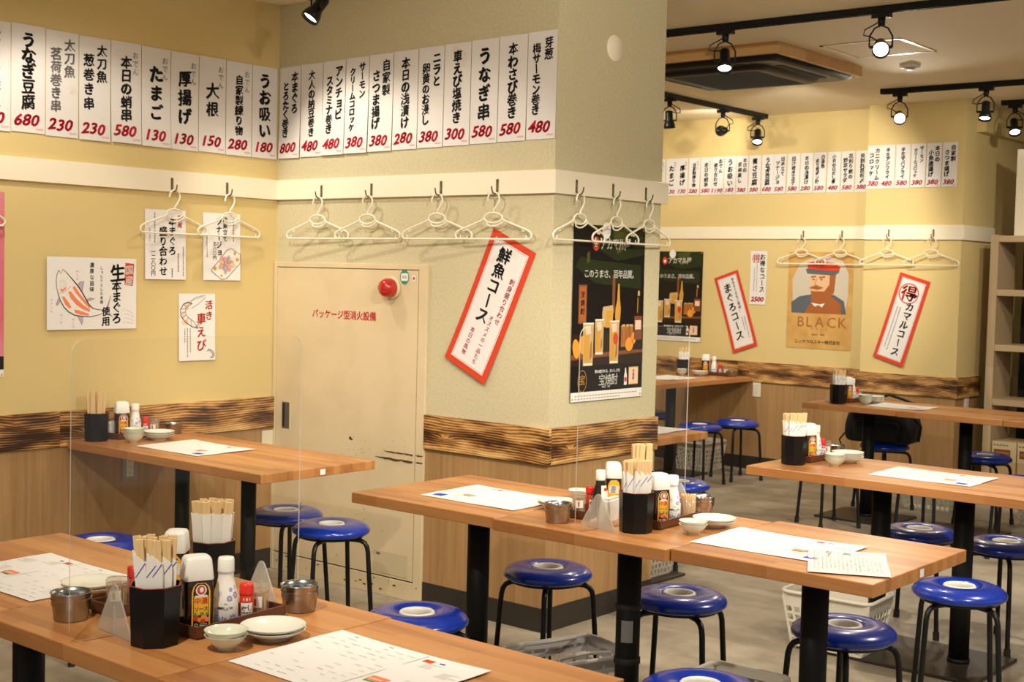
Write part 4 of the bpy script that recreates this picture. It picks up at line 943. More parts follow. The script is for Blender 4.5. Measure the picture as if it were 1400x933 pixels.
def spotlight(loc, aim, label, on=True, power=25, ang=70, cable=1):
    t = thing('track_spotlight', label, 'spotlight', (loc[0], loc[1], CZ-.034)); z0 = 0
    k = MB().m('blackmetal').box((-.045, -.017, -.022), (.045, .017, 0)); k.smooth = True; k.lathe([(.016, -.055), (.018, -.022)], seg=14); k.build('adapter', t)
    d = Vector(aim) - Vector((loc[0], loc[1], CZ-.19)); d.normalize()
    side = d.cross(Vector((0,0,1)));  side = side.normalized() if side.length > .1 else Vector((1,0,0))
    p = Vector((0,0,-.155))
    k = MB().m('blackmetal'); k.smooth = True
    k.tube([p+side*.052, p+side*.052+Vector((0,0,.05)), p+side*.03+Vector((0,0,.088)), Vector((0,0,-.055)), p-side*.03+Vector((0,0,.088)), p-side*.052+Vector((0,0,.05)), p-side*.052], .0042, 8); k.build('yoke', t)
    h = MB().m('blackmetal'); h.smooth = True
    h.lathe([(0, -.070), (.023, -.067), (.026, -.058), (.026, -.005), (.030, .004), (.039, .028), (.041, .052), (.037, .052), (.033, .034), (0, .032)], seg=24)
    h.smooth = False; h.bar((-.052, 0, .0), (.052, 0, 0), .011, .011)
    ho = h.build('housing', t); 
    q = d.to_track_quat('Z', 'Y'); 
    x = q @ Vector((1,0,0)); ang_ = math.atan2(side.dot(q @ Vector((0,1,0))), side.dot(x)); ho.rotation_euler = (q @ Matrix.Rotation(ang_, 3, 'Z').to_quaternion()).to_euler(); ho.location = p
    L = MB().m('lens' if on else 'lensoff'); L.smooth = True; L.lathe([(.034, .037), (.026, .040), (0, .042)], seg=20); tag(L.build('lens', ho), 'bright lit lens' if on else 'unlit lens')
    k = MB().m('blackmetal'); k.smooth = True; s2 = side*cable
    k.tube([Vector((0,0,-.03)), s2*.03+Vector((0,0,-.05)), s2*.075+Vector((0,0,-.075)), s2*.08+Vector((0,0,-.10)), s2*.05+Vector((0,0,-.105)), p-d*.07], .0035, 6); k.build('cable', t)
    if on: 
        lo = Vector((loc[0], loc[1], CZ-.189)) + d*.062
        spot('lamp_light', lo, lo+d, power, ang)
    return t
spotlight((-.15, 1.56), (.6, .4, 0), 'lit black spotlight on the first track, before the wooden air conditioner frame', True, 40, 75)
spotlight((.68, 1.575), (2.3, -1.6, .9), 'glaring black spotlight on the first track, above the ceiling hatch', True, 32, 90)
spotlight((-.335, 4.102), (1.6, .6, .9), 'glaring black spotlight at the end of the far track, before the square pillar', True, 32, 90)
spotlight((.235, 4.11), (.45, 3.2, 0), 'lit black spotlight on the far track, beside the square pillar edge', True, 28, 80)
spotlight((.1, 5.022), (.9, 3.6, .3), 'lit black spotlight on the short track end beyond the far pillar', True, 20, 80, -1)
spotlight((-1.8, 3.58), (-1.9, 4.0, .7), 'black spotlight pointing down on the long track, nearest the air conditioner', True, 22, 80, 1)
spotlight((-1.8, 4.3), (-3.0, 5.4, 2.72), 'black spotlight turned away on the long track, middle of three', True, 14, 80, 1)
spotlight((-1.8, 4.82), (-1.35, 4.0, 1.1), 'lit black spotlight at the far wall end of the long track', True, 10, 80, 1)
spotlight((-.93, -.49), (-1.25, -1.45, 1.2), 'lit black spotlight in front of the green plaster, at the top of the alcove', True, 14, 80)

ac = thing('air_conditioner', 'black ceiling air conditioner in a pine frame', 'air conditioner', (-.70, 2.64, CZ))
hx, hy = .54, .515
for nm, a, b in (('frame_batten', (-hx, -hy, -.062), (hx, -hy+.03, 0)), ('frame_batten', (-hx, hy-.03, -.062), (hx, hy, 0)), ('frame_batten', (-hx, -hy+.03, -.062), (-hx+.03, hy-.03, 0)), ('frame_batten', (hx-.03, -hy+.03, -.062), (hx, hy-.03, 0))):
    MB().m('pine').box(a, b).build(nm, ac, bevel=.002)
k = MB().m('acblack'); k.loft([(-.05, hx-.035, hy-.035, .02), (-.075, hx-.04, hy-.04, .03), (-.088, hx-.075, hy-.075, .05)], 6); k.build('panel', ac)
k = MB().m('acblack'); k.loft([(-.088, .36, .36, .06), (-.108, .345, .345, .07), (-.112, .31, .31, .06)], 8); gr = k.build('intake_grille', ac)
k = MB().m('slate')
for i in range(22): k.box((-.28, -.28+.026*i, -.1145), (.28, -.272+.026*i, -.112))
k.build('grille_bars', gr)
for s, ax in ((1, 0), (-1, 0), (1, 1), (-1, 1)):
    k = MB().m('void'); a, b = (.41, .27) if ax == 0 else (.27, .41)
    k.box(*(((s*.41-.022, -.27, -.0905), (s*.41+.022, .27, -.0865)) if ax == 0 else ((-.27, s*.39-.022, -.0905), (.27, s*.39+.022, -.0865)))); k.build('air_slot', ac)
ht = thing('ceiling_hatch', 'square aluminium framed hatch in the ceiling', 'hatch', (.185, 2.62, CZ))
k = MB().m('alu'); e = .235
for a, b in (((-e, -e), (e, -e+.018)), ((-e, e-.018), (e, e)), ((-e, -e), (-e+.018, e)), ((e-.018, -e), (e, e))): k.box((*a, -.004), (*b, 0))
k.build('frame', ht); MB().m('ceil').box((-e+.02, -e+.02, -.002), (e-.02, e-.02, 0)).build('hatch_panel', ht)
dl = thing('smoke_detector', 'small white round detector on the ceiling behind the hatch', 'detector', (.10, 3.24, CZ))
k = MB().m('capwhite'); k.smooth = True; k.lathe([(.0, -.03), (.02, -.03), (.03, -.02), (.058, -.014), (.062, 0)], seg=28); k.build('body', dl)
k = MB().m('dark'); k.lathe([(.031, -.0205), (.031, -.024), (.036, -.022)], seg=20); k.build('sensor_ring', dl)

# ------------------------------------------------------------------ wooden shelf, boxes, board
sh = thing('wooden_shelf', 'pale oak open cube shelf before the unlit space past the far pillar', 'shelf', (0, 5.02, 0))
k = MB().m('oak'); SX0, SX1 = -.03, 1.3
def upright(x): 
    o = MB().m('oak').box((-.95, -.175, -.0275), (.95, .175, .0275)).build('upright', sh, bevel=.002, loc=(x, .175, .93), rot=(0, -PI/2, 0)); o.scale = (.98, 1, 1)
for x in (SX0+.0275, .42, .85, SX1): upright(x)
for z in (1.832, 1.455, 1.068, .685, .03):
    MB().m('oak').box((SX0+.055, .004, z-.022), (SX1, .35, z+.022)).build('shelf_board', sh, bevel=.002)
def carton():
    t = thing('cardboard_box', '', 'box'); k = MB().m('card'); k.box((-.085, -.15, 0), (.085, .15, .355)); k.build('carton', t, bevel=.003)
    k = MB().m('cardlight'); k.box((-.0855, -.151, .215), (.0855, -.1495, .357)); k.m('brownink').box((-.07, -.152, .245), (.045, -.1508, .30)); k.m('amber').box((-.06, -.1525, .262), (.035, -.1518, .284)); k.m('slate')
    for i in range(5): k.box((-.075+.022*i, -.152, .325), (-.06+.022*i, -.1508, .333))
    k.m('ink').box((-.075, -.152, .02), (-.03, -.1512, .028)); k.box((-.055, -.152, .028), (-.05, -.1512, .07)); k.build('printed_text', t)
    return t
bx = First(carton)
bx((.118, 5.19, .055), 0, 'brown cardboard box in the bottom of the oak shelf, beside its end upright', 'cardboard boxes')
bx((.297, 5.19, .055), 0, 'brown cardboard box in the bottom of the oak shelf, second from its end upright', 'cardboard boxes')
k = MB().m('trimwhite').box((0, 0, 0), (.19, .03, .60)); tag(k.build('white_board', loc=(.115, 5.06, 1.855), bevel=.002), 'upright cream board on the oak shelf top, nearer the far pillar', 'board')
k = MB().m('trimwhite').box((0, 0, 0), (.24, .03, .60)); tag(k.build('white_board', loc=(.19, 5.10, 1.855), bevel=.002), 'upright cream board on the oak shelf top, behind the other board', 'board')

# ------------------------------------------------------------------ things on the tables
def tilt(o): return o
def holder():
    t = thing('chopstick_holder', '', 'chopstick holder'); n = 8; r = .0535; r0 = .0500; k = MB().m('lacquer')
    ring = lambda rr, z: [(rr*math.cos(PI/8+PI/4*i), rr*math.sin(PI/8+PI/4*i), z) for i in range(n)]
    secs = [ring(r0-.002, 0), ring(r0, .002), ring(r, .122), ring(r-.0035, .122), ring(r0-.004, .006)]
    vs = [p for q in secs for p in q]; fs = [tuple(range(n))[::-1], tuple(4*n+i for i in range(n))]
    for s in range(4):
        for i in range(n): fs.append((s*n+i, s*n+(i+1) % n, (s+1)*n+(i+1) % n, (s+1)*n+i))
    k.add(vs, fs, False); k.build('cup', t, bevel=.0008)
    k = MB().m('lacqred'); k.tube([Vector(p) for p in ring(r-.0016, .1215)], .0016, 6, closed=True); tag(k.build('rim', t), 'thin dark red rim line'); return t
def pair_sleeved(stripe):
    t = thing('chopsticks', '', 'chopsticks')
    k = MB().m('stick'); k.box((-.0085, -.0028, 0), (-.0008, .0028, .206)); k.box((.0008, -.0028, 0), (.0085, .0028, .206)); k.box((-.001, -.0022, .02), (.001, .0022, .206)); k.build('wooden_sticks', t, bevel=.0006)
    k = MB().m('sleeve'); k.prism([(-.0105, .001), (.0105, .001), (.0115, .176 if not stripe else .158), (-.0115, .178)], -.0040, .0040, 'y')
    if stripe: k.m('violet').add([(-.0106, -.0044, .128), (.0109, -.0044, .157), (.0109, -.0044, .161), (-.0107, -.0044, .131)], [(0, 1, 2, 3)], False)
    k.build('paper_sleeve', t); return t
def pair_bare():
    t = MB().m('stick'); t.box((-.0085, -.0028, 0), (-.0008, .0028, .206)); t.box((.0008, -.0028, 0), (.0085, .0028, .206)); t.box((-.001, -.0022, .02), (.001, .0022, .206))
    return tag(t.build('chopsticks', bevel=.0006), '', 'chopsticks')
PROTO = {}
holder_at = First(holder); stripe_at = First(lambda: pair_sleeved(True)); plain_at = First(lambda: pair_sleeved(False)); bare_at = First(pair_bare)
def chopsticks_in(x, y, z, kind, where, n=10, face=.9, ry=0):
    r = random.Random(int(abs(x)*1000+abs(y)*77))
    gl = {'stripe': 'chopsticks in blue-striped white sleeves, in the %s' % where, 'plain': 'chopsticks in plain white sleeves, in the %s' % where, 'bare': 'bare wooden chopsticks in the %s' % where}[kind]
    f = {'stripe': stripe_at, 'plain': plain_at, 'bare': bare_at}[kind]
    spots = [(i, j) for j in range(4) for i in range(4)]
    for q in range(n):
        i, j = spots[q]; px = (i-1.5)*.0215+r.uniform(-.002, .002); py = (j-1.5)*.0170+r.uniform(-.002, .002)
        if abs(px) > .025 and abs(py) > .018: px *= .8; py *= .8
        sp = .30 if kind != 'bare' else .10
        a = face; X = x+px*math.cos(a)*.76-py*math.sin(a)*.76; Y = y+px*math.sin(a)*.76+py*math.cos(a)*.76
        o = f((X, Y, z+.008+r.uniform(0, .004)), 0, gl, gl)
        o.rotation_euler = Vector((-py*sp*3+r.uniform(-.02, .02), px*sp*3.0+r.uniform(-.03, .03), 0)).to_tuple() + () if False else (0, 0, 0)
        R = Matrix.Rotation(a+r.uniform(-.3, .3), 4, 'Z') @ Matrix.Rotation(px*sp*6+r.uniform(-.045, .045), 4, 'Y') @ Matrix.Rotation(-py*sp*6, 4, 'X')
        o.rotation_euler = R.to_euler()
def tray_m():
    t = MB().m('tray'); L, Wd = .126, .047; H = .028
    t.loft([(0, Wd-.004, L-.004, .006), (.002, Wd-.002, L-.002, .007), (.006, Wd, L, .008)], 4)
    for a, b in (((-Wd, -L), (Wd, -L+.004)), ((-Wd, L-.004), (Wd, L)), ((-Wd, -L+.004), (-Wd+.004, L-.004)), ((Wd-.004, -L+.004), (Wd, L-.004))): t.box((*a, .006), (*b, H if abs(a[1]) == L or True else H))
    return tag(t.build('condiment_tray', bevel=.0012), '', 'tray')
def sauce_bottle():
    t = thing('sauce_bottle', '', 'sauce bottle'); k = MB().m('sauce'); k.loft([(0, .029, .022, .008), (.003, .031, .024, .010), (.05, .0295, .0235, .010), (.095, .031, .024, .010), (.108, .030, .024, .011), (.116, .024, .020, .012)], 5); k.build('bottle', t)
    k = MB().m('capwhite'); k.loft([(.108, .0305, .0255, .008), (.112, .0315, .0265, .009), (.150, .0275, .0235, .009), (.156, .024, .0205, .010), (.158, .016, .013, .010)], 5); tag(k.build('cap', t), 'white flip cap')
    b = MB(); arch = [(-.0195, .010), (.0195, .010), (.0195, .085), (.016, .096), (.009, .103), (-.009, .103), (-.016, .096), (-.0195, .085)]
    b.m('labelyellow').poly(arch, .0, None); b.m('deepbrown').poly([(x*.84, .012+(y-.010)*.965) for x, y in arch], .0003)
    b.m('labelyellow').poly([(-.015, .036), (.015, .036), (.015, .076), (-.015, .076)], .0005)
    b.m('whiteprint').disc(0, .088, .0115, .0115, .0005).m('vermil').disc(.0, .0885, .0085, .0095, .0008).m('whiteprint').disc(.001, .089, .0045, .0055, .0011)
    b.quad(-.0125, .0735, .0125, .0775, .0008)
    b.m('vermil').htext('中濃', -.0145, .0655, .0145, .98, 1, 0, 0, None, .0009, 1); b.m('ink').htext('ソース', -.0142, .049, .0105, .92, 1, 0, 0, None, .0009, 1)
    for i, (x, y, r_, c) in enumerate(((-.010, .030, .0072, 'vermil'), (.006, .032, .0065, 'orange'), (.012, .026, .006, 'salmon'), (-.002, .026, .006, 'gold'), (-.013, .039, .004, 'greenink'), (.002, .039, .004, 'greenink'), (.013, .038, .004, 'greenink'), (.004, .023, .0055, 'vermil'))): b.m(c).disc(x, y, r_, r_*.85, .0008+i*.0001, n=12)
    b.m('whiteprint').ringline(-.010, .0155, .003, .003, .001, .0009, None, 12); b.quad(-.003, .0135, .013, .0145, .0009).quad(-.003, .0165, .013, .0175, .0009)
    tag(b.build('front_label', t, loc=(.003, -.0246, 0), rot=(PI/2, 0, 0)), 'yellow and brown printed label')
    b = MB().m('labelyellow').poly(arch, 0); b.m('whiteprint').quad(-.015, .06, .015, .085, .0005).quad(-.015, .015, .015, .045, .0005); b.m('greyink'); fineprint(b, 0, .082, 5, .0045, .026, .0008); fineprint(b, 0, .042, 6, .0045, .026, .0008, seed=2)
    tag(b.build('back_label', t, loc=(.0315, 0, 0), rot=(PI/2, 0, PI/2)), 'yellow printed label with a white panel'); return t
def soy_bottle():
    t = thing('soy_sauce_bottle', '', 'soy sauce bottle'); k = MB().m('capwhite'); k.smooth = True
    k.lathe([(.024, 0), (.0265, .003), (.0265, .055), (.025, .066), (.0195, .088), (.0165, .10), (.016, .112), (.0165, .114)], seg=32); k.build('bottle', t)
    k = MB().m('capwhite'); k.smooth = True; k.lathe([(.0172, .113), (.0175, .116), (.0172, .140), (.0155, .144), (0, .1445)], seg=28); k.m('lilac').lathe([(.0169, .1115), (.0176, .112), (.0169, .1125)], seg=28); k.build('cap', t)
    r = random.Random(5); b = MB()
    def rad(z): return .0265 if z < .055 else .0265-.0015*(z-.055)/.011 if z < .066 else .025-.0055*(z-.066)/.022
    def P(a, z, e=.0004): q = rad(z)+e; return (q*math.cos(a), q*math.sin(a), z)
    def flower(a, z, s, mt, petals=8):
        b.m(mt)
        for i in range(petals):
            t0 = 2*PI*i/petals; d = .22*s/.01
            pts = [(a+s/.0265*math.cos(t0+e)*f, z+s*math.sin(t0+e)*f) for e, f in ((0, .15), (-.25, .8), (0, 1), (.25, .8))]
            b.add([P(x, y) for x, y in pts], [(0, 1, 2, 3)], False)
    for a, z, s, mt in ((-.9, .012, .011, 'violet'), (-.05, .018, .009, 'violet'), (.9, .022, .010, 'lilac'), (-1.7, .03, .010, 'lilac'), (-.35, .06, .007, 'violet'), (.25, .066, .008, 'violet'), (-1.9, .055, .010, 'lilac'), (2.2, .02, .011, 'violet'), (3.0, .055, .01, 'violet'), (-2.7, .03, .011, 'lilac'), (.75, .052, .006, 'violet'), (-.2, .078, .005, 'violet'), (.4, .082, .005, 'lilac'), (-1.2, .07, .006, 'lilac')): flower(a, z, s, mt)
    b.m('lilac')
    for i in range(4):
        q = .004+.0025*i; L = [P(-1.35+q/.0265*math.cos(t_), .014+q*math.sin(t_), .0006) for t_ in [PI*.1+PI*1.2*j/10 for j in range(11)]]
        b.tube(L, .0005, 4)
    b.m('ink')
    for i, ch in enumerate('本醸造しょうゆ'):
        g = GL.get((ch, 1))
        if g: b.add([P(-.66-.62+.185*i+x*.0062/.0265, .040+y*.0062, .0005) for x, y in g[0]], g[1], False)
    b.m('slate').add([P(-.66+x/.0265, z, .0005) for x, z in ((-.004, .048), (0, .0505), (.004, .048), (.0035, .047), (0, .0492), (-.0035, .047))], [(0, 1, 2, 3, 4, 5)], False); b.add([P(-.66+x/.0265, z, .0005) for x, z in ((-.0035, .0345), (.006, .0345), (.006, .0352), (-.0035, .0352))], [(0, 1, 2, 3)], False)
    tag(b.build('flower_print', t), 'blue violet flower print'); return t
def clear_soy():
    t = thing('soy_sauce_bottle', '', 'soy sauce bottle'); k = MB().m('soyglass'); k.smooth = True
    k.lathe([(.0235, 0), (.025, .003), (.025, .06), (.0225, .075), (.0175, .093), (.014, .106), (.0135, .118)], seg=28); k.build('bottle', t)
    k = MB().m('capwhite'); k.smooth = True; k.lathe([(.0158, .108), (.016, .112), (.0155, .138), (.0135, .141), (0, .142)], seg=24); tag(k.build('cap', t), 'white cap'); 
    k = MB().m('whiteprint'); k.smooth = True; vs = []
    for z, q in ((.022, .0254), (.06, .0254), (.075, .0229), (.093, .0179)): vs += [(q*math.cos(-1.0+.26*i), q*math.sin(-1.0+.26*i), z) for i in range(9)]
    k.add(vs, [(r*9+i, r*9+i+1, (r+1)*9+i+1, (r+1)*9+i) for r in range(3) for i in range(8)], True); k.m('vermil').add([((.0235)*math.cos(a), (.0235)*math.sin(a), z) for z in (.076, .086) for a in (-.6, -.3, 0)], [(0, 1, 4, 3), (1, 2, 5, 4)], False)
    tag(k.build('label', t), 'white label with a red patch'); return t
def spice():
    t = thing('spice_bottle', '', 'spice bottle'); k = MB().m('capred'); k.smooth = True; k.m('vermil').lathe([(.0135, 0), (.0145, .002), (.0145, .056), (.0135, .060)], seg=24); k.build('bottle', t)
    k = MB().m('capred'); k.smooth = True; k.lathe([(.0148, .058), (.0152, .061), (.0150, .078), (.0135, .0825), (0, .0835)], seg=24); tag(k.build('cap', t), 'bright red cap')
    b = MB(); 
    def P(a, z, e): return ((.0145+e)*math.cos(a), (.0145+e)*math.sin(a), z)
    a0 = -.66
    b.m('whiteprint').add([P(a0+da, z, .0003) for z in (.003, .042) for da in [-.95+.24*i for i in range(9)]], [(i, i+1, i+10, i+9) for i in range(8)], False)
    b.m('whiteprint').add([P(a0+da, z, .0003) for z in (.047, .053) for da in (-.5, 0, .5)], [(0, 1, 4, 3), (1, 2, 5, 4)], False)
    for s, da, tp, sz in (('七味', .35, .039, .014), ('唐辛子', -.45, .036, .0115)):
        for i, ch in enumerate(s):
            g = GL.get((ch, 1))
            if g: b.m('ink' if s != '七味' else 'ink').add([P(a0+da+x*sz/.0145, tp-(i+.5)*sz+y*sz, .0006) for x, y in g[0]], g[1], False)
    tag(b.build('label', t), 'white label with bold black writing'); return t
def toothpick_jar():
    t = thing('toothpick_jar', '', 'toothpick jar'); k = MB().m('jar'); k.smooth = True; k.lathe([(.023, 0), (.0245, .002), (.0245, .056), (.0235, .058)], seg=28); k.build('jar_body', t)
    k = MB().m('jar'); k.smooth = True; k.lathe([(.0252, .052), (.0255, .054), (.0252, .066), (.023, .069), (0, .0695)], seg=28); k.build('lid', t)
    k = MB().m('stick'); r = random.Random(2)
    for i in range(46):
        q = .0205*math.sqrt(r.random()); a = r.uniform(0, 2*PI); x, y = q*math.cos(a), q*math.sin(a); k.tube([(x, y, .003), (x+r.uniform(-.002, .002), y+r.uniform(-.002, .002), .052+r.uniform(-.002, .003))], .0013, 5)
    tag(k.build('toothpicks', t), 'pale wooden toothpicks', kind='stuff')
    b = MB().m('whiteprint'); b.add([(.0248*math.cos(-1.3+.2*i), .0248*math.sin(-1.3+.2*i), z) for z in (.022, .046) for i in range(6)], [(i, i+1, i+7, i+6) for i in range(5)], True)
    b.m('vermil').add([(.0251*math.cos(-1.0+.1*i), .0251*math.sin(-1.0+.1*i), z) for z in (.026, .042) for i in range(3)], [(i, i+1, i+4, i+3) for i in range(2)], True); tag(b.build('label', t), 'white and red paper label'); return t
def toothpick_bundle():
    t = thing('toothpick_holder', '', 'toothpick holder'); k = MB().m('stick'); r = random.Random(4)
    for ring, n in ((0, 1), (.006, 6), (.012, 12), (.018, 20), (.0225, 30)):
        for i in range(n):
            a = 2*PI*i/n; x, y = ring*math.cos(a), ring*math.sin(a); k.tube([(x, y, .003), (x, y, .072+r.uniform(-.0015, .0015))], .0016, 5)
    tag(k.build('toothpicks', t), 'pale wooden toothpicks', kind='stuff')
    k = MB().m('jar'); k.smooth = True; k.lathe([(.0245, 0), (.0255, .002), (.0255, .06), (.025, .06)], seg=28); k.build('cup', t); return t
def bowl_(mt, r, h, foot, dep):
    t = MB().m(mt); t.smooth = True
    t.lathe([(foot-.003, 0), (foot, 0), (foot, .004), (foot+.003, .0055), (r*.62, h*.35), (r*.86, h*.68), (r-.001, h-.001), (r, h), (r-.002, h), (r*.83, h*.70), (r*.58, h*.40), (foot*.7, dep), (0, dep)], seg=40); return t
def small_bowl(): return tag(bowl_('celadon', .0435, .031, .018, .0075).build('small_bowl'), '', 'bowl')
def plate_(): return tag(bowl_('ceramic', .068, .0225, .034, .006).build('plate'), '', 'plate')
def steel_cup():
    t = MB().m('stain'); t.smooth = True
    t.lathe([(0, 0), (.033, 0), (.0355, .002), (.0395, .031), (.0415, .033), (.0415, .045), (.0435, .0465), (.0435, .048), (.0405, .0478), (.0395, .034), (.034, .0045), (0, .004)], seg=40); return tag(t.build('steel_ashtray'), '', 'steel cup')
def napkin_stand():
    t = MB().m('capwhite'); L = .045
    prof = [(-.032, 0), (.030, 0), (.030, .004), (.012, .010), (.0, .028), (-.006, .068), (-.012, .070), (-.030, .066), (-.032, .012)]
    t.smooth = False; t.prism(prof, -L, L, 'y'); t.m('paper').box((-.028, -L+.006, .064), (-.014, L-.006, .0745)); return tag(t.build('napkin_stand', bevel=.0012), '', 'napkin stand')
mk = {k: First(f) for k, f in dict(tray=tray_m, sauce=sauce_bottle, soy=soy_bottle, csoy=clear_soy, spice=spice, jar=toothpick_jar, bundle=toothpick_bundle, bowl=small_bowl, plate=plate_, cup=steel_cup, napkin=napkin_stand).items()}
LB = {'holder': 'black octagonal chopstick holder', 'tray': 'brown plastic condiment tray', 'sauce': 'dark sauce bottle with white cap and yellow label', 'soy': 'white soy bottle with blue flowers', 'csoy': 'dark clear soy bottle with white cap', 'spice': 'small spice bottle with red cap',
      'jar': 'clear lidded toothpick jar', 'bundle': 'clear cup packed with toothpicks', 'napkin': 'white napkin stand'}
def put(kind, x, y, z, rz, where): return (holder_at if kind == 'holder' else mk[kind])((x, y, z), rz, '%s %s' % (LB[kind], where))
def stack(kind, x, y, n, dz, what, where, shift=.0015):
    for i in range(n):
        pos = '' if n == 1 else ('top ' if i == n-1 else 'lowest ' if i == 0 else 'second ' if i == 1 else 'third ')
        ph = what if n == 1 else '%s, %s of %s' % (what, ('topmost' if i == n-1 else 'lowest' if i == 0 else 'second lowest' if i == 1 else 'third lowest'), {2: 'two', 3: 'three', 4: 'four'}[n])
        mk[kind]((x+shift*(i % 2), y-shift*(i % 2), TZ+dz*i), .4*i, '%s, %s' % (ph, where))
FACE = -.66
# --- set on the row nearest the camera
w = 'on the table nearest the camera'
put('holder', 1.16, -2.752, TZ, .1, 'at the front of the nearest table, beside the acrylic foot')
chopsticks_in(1.16, -2.752, TZ, 'stripe', 'nearest black holder', 16, .9)
put('tray', 1.152, -2.562, TZ, .07, 'on the nearest table, behind the striped chopsticks')
put('sauce', 1.152, -2.645, TZ+.0062, 1.2, 'on the nearest table, front tray')
put('soy', 1.160, -2.575, TZ+.0062, .0, 'on the nearest table, front tray')
put('spice', 1.172, -2.529, TZ+.0062, .05, 'on the nearest table, front tray')
put('jar', 1.150, -2.480, TZ+.0062, .0, 'on the nearest table, front tray')
put('napkin', 1.035, -2.615, TZ, 3.3, 'on the nearest table, between its two trays')
put('tray', .895, -2.580, TZ, .05, 'on the nearest table, behind the clear toothpick jar')
put('jar', .893, -2.662, TZ+.0062, .0, 'on the nearest table, behind the steel cups')
put('spice', .873, -2.606, TZ+.0062, .6, 'on the nearest table, rear tray')
put('soy', .868, -2.564, TZ+.0062, 2.5, 'on the nearest table, rear tray')
put('sauce', .900, -2.512, TZ+.0062, -.85, 'on the nearest table, rear tray')
put('holder', .882, -2.396, TZ, .3, 'at the back of the nearest table, full of plain sleeved chopsticks')
chopsticks_in(.882, -2.396, TZ, 'plain', 'rear holder of the nearest table', 16, .9)
stack('bowl', 1.296, -2.680, 2, .0105, 'small pale green bowl', 'before the sauce bottle on the nearest table')
stack('plate', 1.300, -2.562, 2, .0085, 'round white plate', 'beside the printed menu on the nearest table')
stack('plate', .712, -2.610, 2, .0085, 'round white plate', 'behind the clear jar on the nearest table')
stack('cup', .880, -2.768, 2, .0135, 'stainless steel cup', 'at the left end of the nearest divider')
stack('cup', 1.165, -2.372, 2, .0135, 'stainless steel cup', 'at the far end of the nearest divider')
# --- set on the middle table
put('holder', 1.160, -1.040, TZ, .1, 'at the front of the middle table by the pillar')
chopsticks_in(1.160, -1.040, TZ, 'stripe', 'front holder of the middle table', 16, .9)
put('tray', 1.153, -.850, TZ, .05, 'on the middle table, behind the striped chopsticks')
put('sauce', 1.150, -.908, TZ+.0062, 1.2, 'on the middle table, front tray')
put('soy', 1.158, -.838, TZ+.0062, .0, 'on the middle table, front tray')
put('spice', 1.135, -.785, TZ+.0062, .0, 'on the middle table, front tray')
put('bundle', 1.155, -.742, TZ+.0062, .0, 'on the middle table, at the end of its tray')
put('napkin', .984, -.955, TZ, 3.3, 'on the middle table, between its two trays')
put('tray', .905, -.885, TZ, .05, 'on the middle table, beside the napkin stand')
put('jar', .880, -.955, TZ+.0062, .0, 'on the middle table, behind its steel cups')
put('spice', .885, -.900, TZ+.0062, .5, 'on the middle table, rear tray')
put('csoy', .928, -.905, TZ+.0062, .2, 'on the middle table, rear tray')
put('sauce', .918, -.822, TZ+.0062, -.85, 'on the middle table, rear tray')
put('holder', .945, -.700, TZ, .3, 'at the back of the middle table, holding bare chopsticks')
chopsticks_in(.945, -.700, TZ, 'bare', 'rear holder of the middle table', 14, .9)
stack('bowl', 1.302, -.945, 2, .0105, 'small pale green bowl', 'before the tray on the middle table')
stack('plate', 1.285, -.795, 2, .0085, 'round white plate', 'beside the menu on the middle table')
stack('plate', .768, -.915, 2, .0085, 'round white plate', 'behind the steel cups on the middle table')
stack('bowl', .690, -.690, 1, .01, 'single small pale green bowl', 'at the back corner of the middle tables')
stack('cup', .905, -1.095, 2, .0135, 'stainless steel cup', 'by the left divider foot on the middle table')
stack('cup', 1.140, -.635, 2, .0135, 'stainless steel cup', 'behind the toothpick cup on the middle table')
# --- sets on the other tables
def side_set(hx, hy, where, kind, nb, npl, rz=0, cup=True, napkin=None, jar='jar'):
    put('holder', hx, hy, TZ, .1, where); chopsticks_in(hx, hy, TZ, kind, 'holder '+where, 10, .9)
    put('tray', hx-.005, hy+.205, TZ, .0, where)
    put('sauce', hx, hy+.125, TZ+.0062, 1.2, where); put('soy', hx, hy+.195, TZ+.0062, 0, where); put('spice', hx+.005, hy+.245, TZ+.0062, 0, where); put(jar, hx-.002, hy+.295, TZ+.0062, 0, where)
    stack('bowl', hx+.145, hy+.088, nb, .0105, 'small pale green bowl', where); stack('plate', hx+.135, hy+.225, npl, .0085, 'round white plate', where)
    if cup: stack('cup', hx-.01, hy+.405, 1, .01, 'stainless steel cup', where)
    if napkin: put('napkin', hx+napkin[0], hy+napkin[1], TZ, 3.3, where)
side_set(.775, .680, 'on the two-pole table', 'stripe', 3, 4, napkin=(-.068, .105))
side_set(-.372, 3.432, 'on the first far row table', 'stripe', 4, 4, cup=False, napkin=(-.11, .13))
side_set(-1.640, -1.075, 'on the alcove table', 'bare', 4, 3, napkin=(-.068, .13))
w = 'on the far corner table'
put('holder', -2.335, 4.70, TZ, .1, w); chopsticks_in(-2.335, 4.70, TZ, 'stripe', 'holder '+w, 8, .9)
put('tray', -2.12, 4.86, TZ, PI/2, w); put('sauce', -2.215, 4.855, TZ+.0062, .2, w); put('soy', -2.145, 4.86, TZ+.0062, 0, w); put('spice', -2.09, 4.86, TZ+.0062, 0, w); put('jar', -2.04, 4.86, TZ+.0062, 0, w)
stack('bowl', -2.28, 4.60, 3, .0105, 'small pale green bowl', w); stack('plate', -2.17, 4.69, 3, .0085, 'round white plate', w); stack('cup', -1.965, 4.83, 1, .01, 'stainless steel cup', w)

